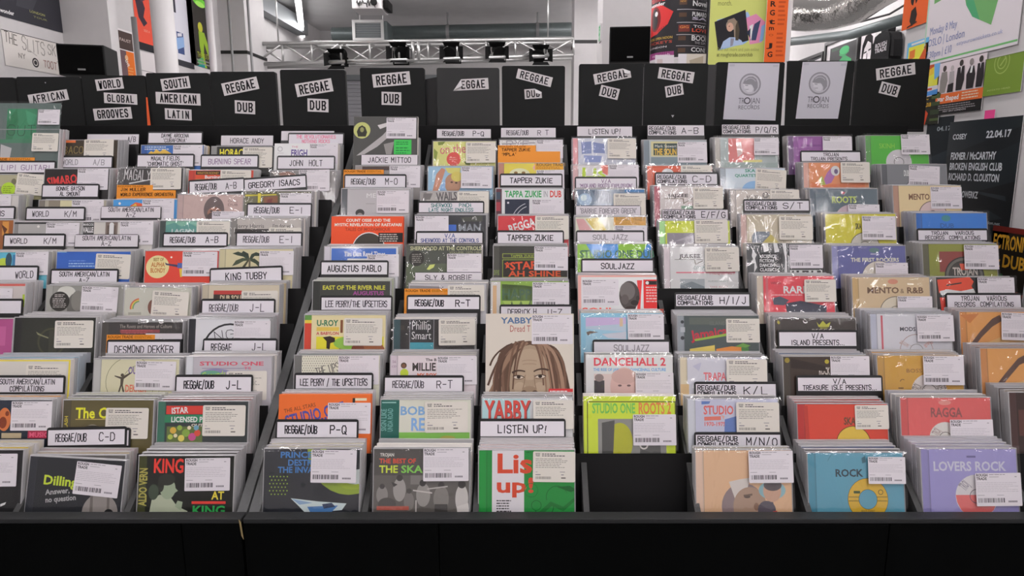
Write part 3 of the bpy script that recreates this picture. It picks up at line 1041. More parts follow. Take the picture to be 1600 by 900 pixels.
def face_poster(name, px0, py0, px1, py1, Y, bg, art, label, cat='poster', th=.003, kind='matt_print'):
    a, b = PY(px0, py0, Y), PY(px1, py1, Y)
    W, H = (b.x - a.x) * 1000, (a.z - b.z) * 1000
    p = frame_draw(art, W, H, bg)
    root = MB().box(-W / 2000, 0, 0, W / 2000, th, H / 1000).build(name, M['skin'], None, ((a.x + b.x) / 2, Y, b.z))
    link('poster_print', p.mesh('poster_print', M[kind], lambda u, v, z: (u * .001 - W / 2000, -.0002 - z * 2, v * .001)), root)
    return tag(root, label, cat, 'posters and flyers on the walls')

W1 = 1.0
side_poster('wall_poster', W1, 1416, 1455.5, -60, 47, 'e0602c', 'e 42 60 14 14 2a201c;p e0602c 38,72 50,72 44,58;p 2a201c 30,90 34,76 50,72 58,84 54,94 40,98;n 28 40 50 46 7a3018 LIVE;p 7a3018 68,50 92,46 92,49 68,53;p 7a3018 68,58 92,54 92,57 68,61;p 2a201c 22,97 60,93 60,95 22,99;c 40 52 6 2a201c;p 7a3018 64,42 90,38 90,44 64,48',
            'orange poster with a small black figure, highest on the poster wall', 'poster')
side_poster('wall_poster', W1, 1453, 1600, -90, 103, 'd6d0d4',
            'r 0 96.6 100 98 6cb06c;r 0 0 1.6 100 a8c8b0;p 6ca464 8,0 42,0 40,48 8,52 6,20;p 88c4a0 14,30 36,30 36,46 14,50;p 6ca464 44,0 94,0 90,20 74,82 62,76 46,62 42,52;p 4c9c6c 44,42 62,76 54,72 46,62;n 6 70 38 76 7c86b0@-0 Monday 8 May;n 5 79 22 85 7c86b0 OSLO;r 24 78 24.5 86 8a92b8;n 27 79 48 85 7c86b0 London;n 4 89 22 94 7c86b0 7.30pm;r 24 88 24.5 95 8a92b8;n 27 88 35 94 7c86b0 \u00a310;n 40 87 86 90 9aa0c0 eatyourowntickets.co.uk;t 81 42 105 52 35508c@-90 130701',
            'large white gig poster with a green shape and blue small print')
side_poster('wall_flyer', W1, 1418, 1450.5, 69, 130, 'e8d84a', 'r 0 0 100 12 68b0d8;r 0 0 8 100 68b0d8;p d87838 14,22 40,20 40,40 14,44;p c85a30 50,60 92,14 92,70 40,70;p e8e0d8 20,4 80,3 80,8 20,9;p 8a5a30 80,22 92,14 92,30', 'small blue and yellow flyer under the orange poster', 'flyer')
side_poster('wall_flyer', W1, 1447, 1469, 104, 152, 'e8d84a', 'r 0 0 60 20 b8502c;p e0b83c 0,20 60,8 60,30 0,40;p 6ca8dc 60,0 100,0 100,40 70,50;r 0 50 60 66 e8e05c;r 0 68 100 100 d8d4dc;r 4 74 60 80 c84a3c;p 4c8cd0 0,86 100,80 100,96 0,98', 'narrow multicoloured flyer beside the group photo poster', 'flyer')
side_poster('wall_poster', W1, 1466, 1539, 101, 180, 'd8ccd0',
            'r 0 60 100 79 d86a34;r 0 79 100 100 1e1c1c;t 4 65 52 74 f0e0d8 Star Shaped;l 58 63 96 74 5 f0c8b0;l 8 82 92 91 4 8a8688;n 20 93 70 96 d0ccd0 MAY 2017 LONDON;' +
            'c 15 12 4 4a4240;p 8a8480 9,18 21,18 24,36 20,58 8,58 7,34;c 32 14 3.6 b8b0b0;p a8a2a4 27,20 37,20 38,40 27,44;p 2a2628 26,44 38,42 38,59 25,59;c 51 8 4 3a3432;p 2c282a 44,16 58,14 60,40 56,58 44,58 43,36;p e0dce0 50,15 53,15 52,28;c 72 10 4 8a8280;p 2c282a 64,32 70,18 78,18 82,34 80,58 66,58;p e0dce0 72,18 76,18 75,30 71,30;c 91 9 4 3a3432;p 2c282a 85,16 97,16 99,40 97,58 85,58;p d0ccd0 90,16 92,16 91,26',
            'white poster with five standing men above an orange band')
side_poster('wall_poster', W1, 1540, 1600, 94, 151, '708a34', 'o 45 16 18 20 98ac5c;o 45 16 10 12 98ac5c;p 98ac5c 40,24 52,6 54,8 43,26;n 14 84 74 88 b0bc7c POTATO HEAD;r 0 0 100 2 5c7428', 'olive green poster with a pale round emblem')
side_poster('wall_flyer', W1, 1437, 1470, 149, 196, '26261c', 't 10 8 46 20 d8a832 ARC;t 4 30 60 42 d8a832 ODD A.DUB;p c84a2c 14,60 34,50 50,64 40,100 4,100;p e0b83c 10,74 24,66 34,80 28,98 6,98;r 60 4 100 20 4a5a34;r 62 30 100 42 3c4a2c;r 60 55 100 70 34402c;r 60 82 100 90 4a5a34', 'black flyer with orange flame and yellow letters', 'flyer')
side_poster('pink_flyer', W1, 1540, 1556, 173, 196, 'e84a88', '', 'small bright pink flyer showing above the black poster', 'flyer', off=.003)
side_poster('wall_poster', W1, 1443, 1484, 186, 345, '1a2024', 't 40 9 92 13 8a9296 04.17;p 262e34 0,40 100,30 100,60 0,70;p 20282c 0,80 100,76 100,90 0,94', 'dark poster mostly hidden behind the racks, ending 04.17', off=.002)
side_poster('wall_poster', W1, 1478, 1590, 192, 366, '15191c',
            'p 1e2428 0,0 100,0 100,8 0,30;p 1b2125 20,40 100,20 100,50 30,70;p 0f1214 0,70 100,50 100,80 0,100;p 262c30 30,58 90,62 92,66 40,60;p 20262a 10,82 70,74 90,80 30,90;t 7 11 28 15.5 c8ccd0 COSEY;t 56 10 88 15.5 c8ccd0 22.04.17;t 7 27 72 33 c8ccd0 FIXMER / McCARTHY;t 7 36 82 42 c8ccd0 BROKEN ENGLISH CLUB;t 7 45 80 51 c8ccd0 RICHARD D. CLOUSTON;t 12 60 54 65.5 c8ccd0 ELECTROWERKZ;n 30 83 88 85.6 b8bcc0 www.slimelightlondon.net', 'black gig poster headed COSEY 22.04.17', kind='print')
side_poster('wall_poster', W1, 1543, 1602, 350, 560, '1c140c', 't 4 6 100 16 d8a02c ECTRONIC;t 10 20 30 29 d8a02c &;t 36 20 96 29 d8a02c DUB;r 0 0 100 4 6a1c14;c 88 54 24 c0382c;c 92 56 15 e08030;c 96 56 7 e8b048;p 2c5a34 0,38 40,34 60,44 20,48;p 2c5a34 10,62 60,66 40,74 4,70;p 7a5a1c 50,80 100,76 100,96 44,98;l 50 80 96 94 6 4a3a14', 'dark reggae dub poster with a red and yellow sun, low on the wall')

W3 = 3.0 - .0
side_poster('wall_poster', -3.0, -20, 101, -60, 19, '34343a', 'r 0 0 100 100 323238;p 3e3e44 40,0 70,0 50,70 30,70;n 46 70 66 75 a8a864 LONDON;n 50 80 68 84 8a8a5a TOUR;t 10 84 26 92 d8d8d8@0 wonder;r 90 0 100 100 2a2a2e', 'large charcoal poster at the top corner of the room')
side_poster('drawn_board', -3.0, 4, 97, 46, 101, 'd2cdc8', 'r 0 0 100 2 2a2a2a;h 4 6 22 34 6a6660@-4 THE;h 30 10 66 46 8a8680@-4 SLITS;h 72 14 98 44 8a8680@-6 SKIN;c 48 76 5.4 3a3638;c 48 76 3.6 d2cdc8;c 48 76 2.6 3a3638;h 62 64 84 84 9a7a74@-4 TOOT;h 22 58 32 70 8a8680 NY;p b0aaa6 84,60 98,48 98,50 86,62;p b0aaa6 40,40 52,54 51,56 39,42', 'white panel with pencilled hand lettering below the charcoal poster', 'panel')
side_poster('wall_poster', -3.0, 182, 209.5, 43, 121, 'd8d4d4', 'r 6 4 94 40 4a3c38;n 20 18 84 24 c8b8b0 FAUST;r 6 42 50 98 6a5458;r 50 42 94 98 d8702c;c 50 56 9 e0b088;t 40 62 64 70 e8d8d0@-60 LIVE;l 52 74 86 92 6 e89a5c', 'narrow poster in brown and orange next to the pier')
side_poster('wall_poster', -3.0, 207, 249, -60, 66, 'd8523e', 'p 3a2c38 6,40 26,34 40,52 32,64 44,70 30,76 14,66;p 4a3848 20,30 44,26 48,40 28,46;n 28 79 50 82 e8a090 SIDE A;p c84434 60,0 100,0 100,90 80,90', 'tall red-orange poster with a dark scribble', 'poster')
side_poster('black_strip', -3.0, 214, 250, 64, 76, '26262a', '', 'black strip of board under the red-orange poster', 'board', off=.006)
side_poster('white_board', -3.0, 213, 251, 78, 118, 'd4cfcf', 'p 6a6668 10,74 92,72 92,74 10,76;h 40 84 54 96 8a8688 G', 'white panel with a thin pencil line under the black strip', 'panel')
side_poster('wall_poster', -3.0, 267, 300, -40, 90, 'd2d2dc', 'r 4 0 22 44 3a3a44;r 16 66 46 92 3c4c78;p 8aa8d0 14,74 48,70 48,82 14,88;p d2d2dc 20,68 40,66 40,70 20,72', 'tall white poster with a small blue picture', 'poster')
side_poster('black_strip', -3.0, 276, 302, 92, 101, '34343a', '', 'dark strip of board under the tall white poster', 'board', off=.006)
side_poster('wall_poster', -3.0, 291, 330, -70, 98, '33302c',
            'e 52 38 26 8 6cc83c;e 52 40 18 5 a0e860;c 46 62 9 b8b83c;p 8cac34 38,66 60,66 76,80 70,88 56,76 52,88 64,104 58,106 44,92 38,80;p 4c9c5c 24,94 48,90 52,102 36,104;p 2c8c8c 20,100 52,96 54,106 40,112;n 26 86 92 91 a8b034 THE MUTANTS;l 22 93 84 97 3 8a8a84', 'tall dark poster with a glowing green dancing figure')

# exit sign, round column with its wrapped poster, club poster board
c = P(942, 48, 5.58)
root = MB().box(-.012, -.06, -.07, 0, .06, .07, ch=.002).build('exit_sign', M['white'], None, (P(941, 48, 5.6).x - .001, c.y + .12, c.z))
tag(root, 'small green exit sign on the side of the white pillar', 'sign')
p = Print(); p.rect(0, 0, 110, 120, hexlin('3c9c5c')); p.text('EXIT', 14, 14, 96, 40, hexlin('e8f0e8')); p.ell(50, 96, 8, 8, hexlin('e8f0e8')); p.poly([(38, 54), (46, 54), (56, 70), (70, 60), (76, 64), (60, 84), (44, 84)], hexlin('e8f0e8'))
link('pictogram', p.mesh('pictogram', M['matt_print'], lambda u, v, z: (-.0123 - z, .055 - u * .001, v * .001 - .06)), root)

dc = 4.55
cx_, cy_ = P(1062, 50, dc).x, P(1062, 50, dc).y
rc = 45.0 / F * dc
colm = MB().tube([(cx_, cy_, 0), (cx_, cy_, HC)], rc, 48).build('round_column', M['white'])
struct(colm)
for q in colm.data.polygons:
    q.use_smooth = len(q.vertices) == 4
zt_, zb_ = P(1062, -40, dc - rc).z, P(1062, 91, dc - rc).z
Wp, Hp = math.pi * rc * 1000 * .98, (zt_ - zb_) * 1000
art = ('r 0 0 100 100 1e1c20;r 0 97.4 100 100 d6d0d4;r 0 90 38 97.4 8c3c74;n 8 92 34 95 e0c8d8 ticketweb;r 0 18 40 19 d0ccd0;p c83030 0,34 18,32 36,44 30,58 16,68 0,70;p a02428 0,60 18,66 30,58 14,64;e 12 50 9 13 6a1416;e 12 50 5 11 140c0e;c 14 44 2.6 f0e8e8;t 2 24 26 30 c8383c FESTIVAL;'
       't 2 31 26 35 e8e0e4 wonder;n 0 72 36 75 d8b84c DOORS OPEN NOON;n 0 77 36 80 c8503c TICKETS;n 2 83 30 85 d8d4d8 LONDON;n 44 18 90 22 e0dce0 LONDON - SAT;r 40 28 100 28.6 b8b4b8;t 56 32 82 38 e8e4e8 Novella;t 84 31 98 37 e8e4e8 Fews;r 42 31 50 37 4c3424;n 43 32 49 34 c8903c NEW;r 40 42 100 42.6 b8b4b8;t 56 45 76 50 e8e4e8 PUMARO;t 56 51 76 54 c8c0d0 SA;e 88 48 9 5 d8d4d8;e 88 48 3 2 1e1c20;r 42 46 50 51 4c3424;r 40 57 100 57.6 b8b4b8;'
       'r 42 60 54 68 6c2820;n 43 61 53 64 d8883c GIG;t 58 60 74 63 e8e4e8 TOY;t 56 64 78 68 d05038 LOVE;n 82 60 96 66 b0a870 THE END;r 40 71 100 71.6 b8b4b8;t 56 72 96 78 e8e4e8 BOOMKID;n 60 79 84 82 c8c4c8 THE SUMMITS;r 42 73 50 78 4c3424;r 40 84 100 84.6 b8b4b8;t 56 86 96 91 e8e4e8 CONDORT;n 62 93 96 96 d8d4d8 Los Bitchos;r 42 87 50 92 4c3424')
p = Print()
p.rect(0, 0, Wp, Hp, hexlin('1e1c20'))
draw(p, art, lambda u: u * Wp / 100, lambda v: Hp - v * Hp / 100, Wp / 100)
# split the wide faces so the sheet bends round the column
def bend(pr, step):
    v, f, c = [], [], []
    for face, colr in zip(pr.f, pr.c):
        pts = [pr.v[i] for i in face]
        lo, hi = min(q[0] for q in pts), max(q[0] for q in pts)
        n = max(1, int(math.ceil((hi - lo) / step)))
        for j in range(n):
            a_, b_ = lo + (hi - lo) * j / n, lo + (hi - lo) * (j + 1) / n
            q = Print(clip=(a_, -1e6, b_, 1e6))
            cl = q._clip([(x[0], x[1]) for x in pts]) if n > 1 else [(x[0], x[1]) for x in pts]
            if len(cl) >= 3:
                i0 = len(v)
                v += [(x[0], x[1], pts[0][2]) for x in cl]
                f.append(tuple(range(i0, i0 + len(cl)))); c.append(colr)
    pr.v, pr.f, pr.c = v, f, c
bend(p, Wp / 40)
def wrap(u, v, z):
    th = math.pi * (u / Wp * .98 + .01)
    r_ = rc + .002 + z * 1.5
    return (-math.cos(th) * r_, -math.sin(th) * r_, v * .001)
pst = link('wrapped_poster', p.mesh('wrapped_poster', M['print'], wrap), None, (cx_, cy_, zb_))
tag(pst, 'black festival poster with a red eye wrapped round the column', 'poster', 'posters and flyers on the walls')

Yb = P(1155, 50, 4.3).y
face_poster('club_poster', 1113, -60, 1199.5, 101, Yb, 'c6cc74',
            'n 12 37 36 42 6c7038 month.;p 9cb8dc 12,56 62,48 66,52 16,84;p 28282c 8,58 58,46 66,76 16,86;p 8ab0e0 16,86 60,79 66,76 20,84;'
            'e 36 61 8.5 8 a8988c;p 8c7c6c 28,62 30,56 40,54 46,58 48,74 42,74 40,62;e 34 63 5.5 7 c8a08c;p a8bcdc 20,84 24,77 34,73 44,73 54,76 58,80;p 8c8c9c 36,74 42,74 40,81 36,82;p 4c4438 46,56 50,66 49,76 44,76 43,62;p 2a2422 32,62 33.6,61.6 33.6,62.4 32,62.8;'
            'p d88cb0 60,54 76,50 92,58 88,78 68,80;p 3c4460 74,60 84,56 78,76 68,76;p e0dce8 66,62 72,60 70,78;p 8ab0e0 86,62 92,60 90,76 84,78;p 2c3448 62,68 68,64 68,74;n 14 83 84 86.5 9aa058 Find out more and join online;n 14 88 74 92 5c6034 at roughtrade.com/club', 'olive yellow poster with snapshots of a long-haired person', 'poster')
a, b = P(1106, 0, 4.3), P(1205, 100, 4.3)
zf = P(1150, 103, 4.3).z
bk = empty('poster_stand', ((a.x + b.x) / 2, Yb + .004, 0))
tag(bk, 'black display stand behind the olive yellow poster', 'display stand')
w = (b.x - a.x) / 2
MB().box(-w, 0, zf - .9, w, .05, 2.72, ch=.004).build('board', M['card'], bk)
MB().box(-w + .04, -.09, 0, w, .12, .03, ch=.004).build('foot', M['card'], bk)
MB().box(-.03, .01, .03, .03, .04, zf - .89).build('post', M['card'], bk)
face_poster('orange_poster', 1201.5, -40, 1226, 97, Yb - .03, 'e8622a', 't 14 30 40 36 2a1c18 R;t 14 40 40 46 2a1c18 G;t 14 50 40 56 2a1c18 t;t 14 58 40 63 2a1c18 m;n 14 66 40 70 b04a20 o;t 16 78 40 83 2a1c18 J;t 14 88 40 94 2a1c18 G;l 54 30 92 60 5 b84a20;l 54 66 92 96 5 b84a20', 'tall orange poster strip with black letters down its edge', 'poster', th=.006)
face_poster('white_board', 1226.3, -40, 1233, 100, Yb - .02, 'd6d0d0', '', 'narrow white board edge beside the orange poster strip', 'board', th=.03)
face_poster('wall_flyer', 1024, 86, 1052, 118, cy_ - rc - .05, 'd6d0d4', 'r 10 20 40 60 c8b8b8', 'white flyer edge hanging below the festival poster', 'flyer')
face_poster('wall_flyer', 1060, 84, 1102, 118, cy_ - rc - .055, 'c8c0b4', 'r 0 0 30 100 d8d4d8;p a89c88 40,30 90,10 90,70 50,80', 'cream flyer edge hanging below the festival poster', 'flyer')

# foil duct, things on the far wall
fo = MB().tube([P(1215, 22, 5.0), P(1262, 24, 4.95), P(1300, 22, 4.85), P(1338, 10, 4.7), P(1375, -14, 4.55), P(1440, -50, 4.4)], [.105, .112, .105, .115, .11, .11], 28).build('foil_duct', M['foil'])
tag(fo, 'crinkled silver foil duct curving up beside the orange poster', 'duct')
for q in fo.data.polygons:
    q.use_smooth = len(q.vertices) == 4
thing_tube('air_duct', [P(1228, 66, 7.0), P(1330, 54, 5.9), P(1425, 26, 4.9)], .04, 'galv', 'dull grey duct behind the foil one', 'duct', 20)
a = P(1440, 5, 5.6)
thing_tube('ceiling_cable', [P(1300, 42, 5.6), P(1345, 34, 5.4), P(1390, 22, 5.2), P(1440, -8, 5.0)], .008, 'cable', 'black cable drooping under the ducts', 'cable')

def wall_frame(px0, px1, yt, yb, art, bg, label):
    A, B = PX(px0, 100, 3.0), PX(px1, 100, 3.0)
    zt, zb = PX((px0 + px1) / 2, yt, 3.0).z, PX((px0 + px1) / 2, yb, 3.0).z
    W, H = abs(A.y - B.y) * 1000, (zt - zb) * 1000
    c = Vector((2.998, (A.y + B.y) / 2, zb))
    root = empty('picture_frame', c)
    tag(root, label, 'framed picture')
    fr = MB()
    w2, h = W / 2000, H / 1000
    t = .03
    for q in ((-.03, -w2, 0, 0, w2, t), (-.03, -w2, h - t, 0, w2, h), (-.03, -w2, t, 0, -w2 + t, h - t), (-.03, w2 - t, t, 0, w2, h - t)):
        fr.box(*q)
    fr.build('frame', M['card'], root)
    p = frame_draw(art, W, H, bg)
    link('picture', p.mesh('picture', M['print'], lambda u, v, z: (-.012 - z * 2, w2 - u * .001, v * .001)), root)
wall_frame(1291, 1343, 58, 118, 'r 5 6 95 94 d6d2d4;r 15 20 92 100 161618;p 24884c 46,34 70,30 72,44 62,50 80,64 80,100 40,100 38,66 54,52 44,46;e 58 36 14 5 2ca45c;l 20 24 44 30 4 1e5a34', 'd6d2d4', 'black framed picture with a green figure under the ducts')
wall_frame(1240, 1289, 90, 125, 'r 6 10 94 90 d6d2d6;p 3a3a3e 50,16 92,10 92,22 50,28', 'd6d2d6', 'thin black frame with a white mount, low on the far wall')
side_poster('face_drawing', 3.0, 1345, 1366, 56, 112, 'd0cacc', 'p 1e1a1c 12,30 30,8 60,2 84,14 90,50 84,96 70,98 80,60 74,30 50,22 28,40 20,70 8,90;p 1e1a1c 26,50 46,48 46,52 26,54;p 1e1a1c 58,46 76,44 76,48 58,50;p 3a3436 48,54 52,54 54,74 46,76;p 1e1a1c 36,86 64,84 60,90 40,91', 'black ink drawing of a face next to the hanging T-shirt', 'drawing')

# T-shirt hung on the far wall
A, B = PX(1374, 70, 2.97), PX(1411, 70, 2.97)
zt = PX(1395, 43, 2.97).z
wid = A.y - B.y
VF = .62
root = empty('tshirt', (2.94, (A.y + B.y) / 2, zt - .645 * VF))
tag(root, 'black T-shirt with white lettering hung on the far wall', 'T-shirt')
s = wid / 1.0
def yz(q):
    return (-q[0] * s, q[1] * VF)
tm = MB()
tm.prism([yz(q) for q in [(-.36, -.12), (.36, -.12), (.36, .46), (.30, .555), (.12, .585), (-.12, .585), (-.30, .555), (-.36, .46)]], -.05, .05, 'x')
tm.build('body', M['tshirt'], root)
for sg in (-1, 1):
    MB().prism([yz((sg * a_, b_)) for a_, b_ in [(.30, .555), (.355, .50), (.355, .26), (.5, .24), (.47, .45)]], -.04, .03, 'x').build('sleeve', M['tshirt'], root)
MB().prism([yz(q) for q in [(-.15, .57), (.15, .57), (.15, .645), (-.15, .645)]], -.03, .03, 'x').build('neck', M['tshirt'], root)
p = Print()
ws = wid * 1000
zz = .645 * VF * 1000
p.text('ROUGH', -ws * .25, zz - 150, ws * .25, zz - 115, hexlin('d8d4d8')); p.text('TRADE', -ws * .25, zz - 190, ws * .25, zz - 156, hexlin('d8d4d8'))
link('chest_print', p.mesh('chest_print', M['matt_print'], lambda u, v, z: (-.0515 - z, -u * .001, v * .001)), root)

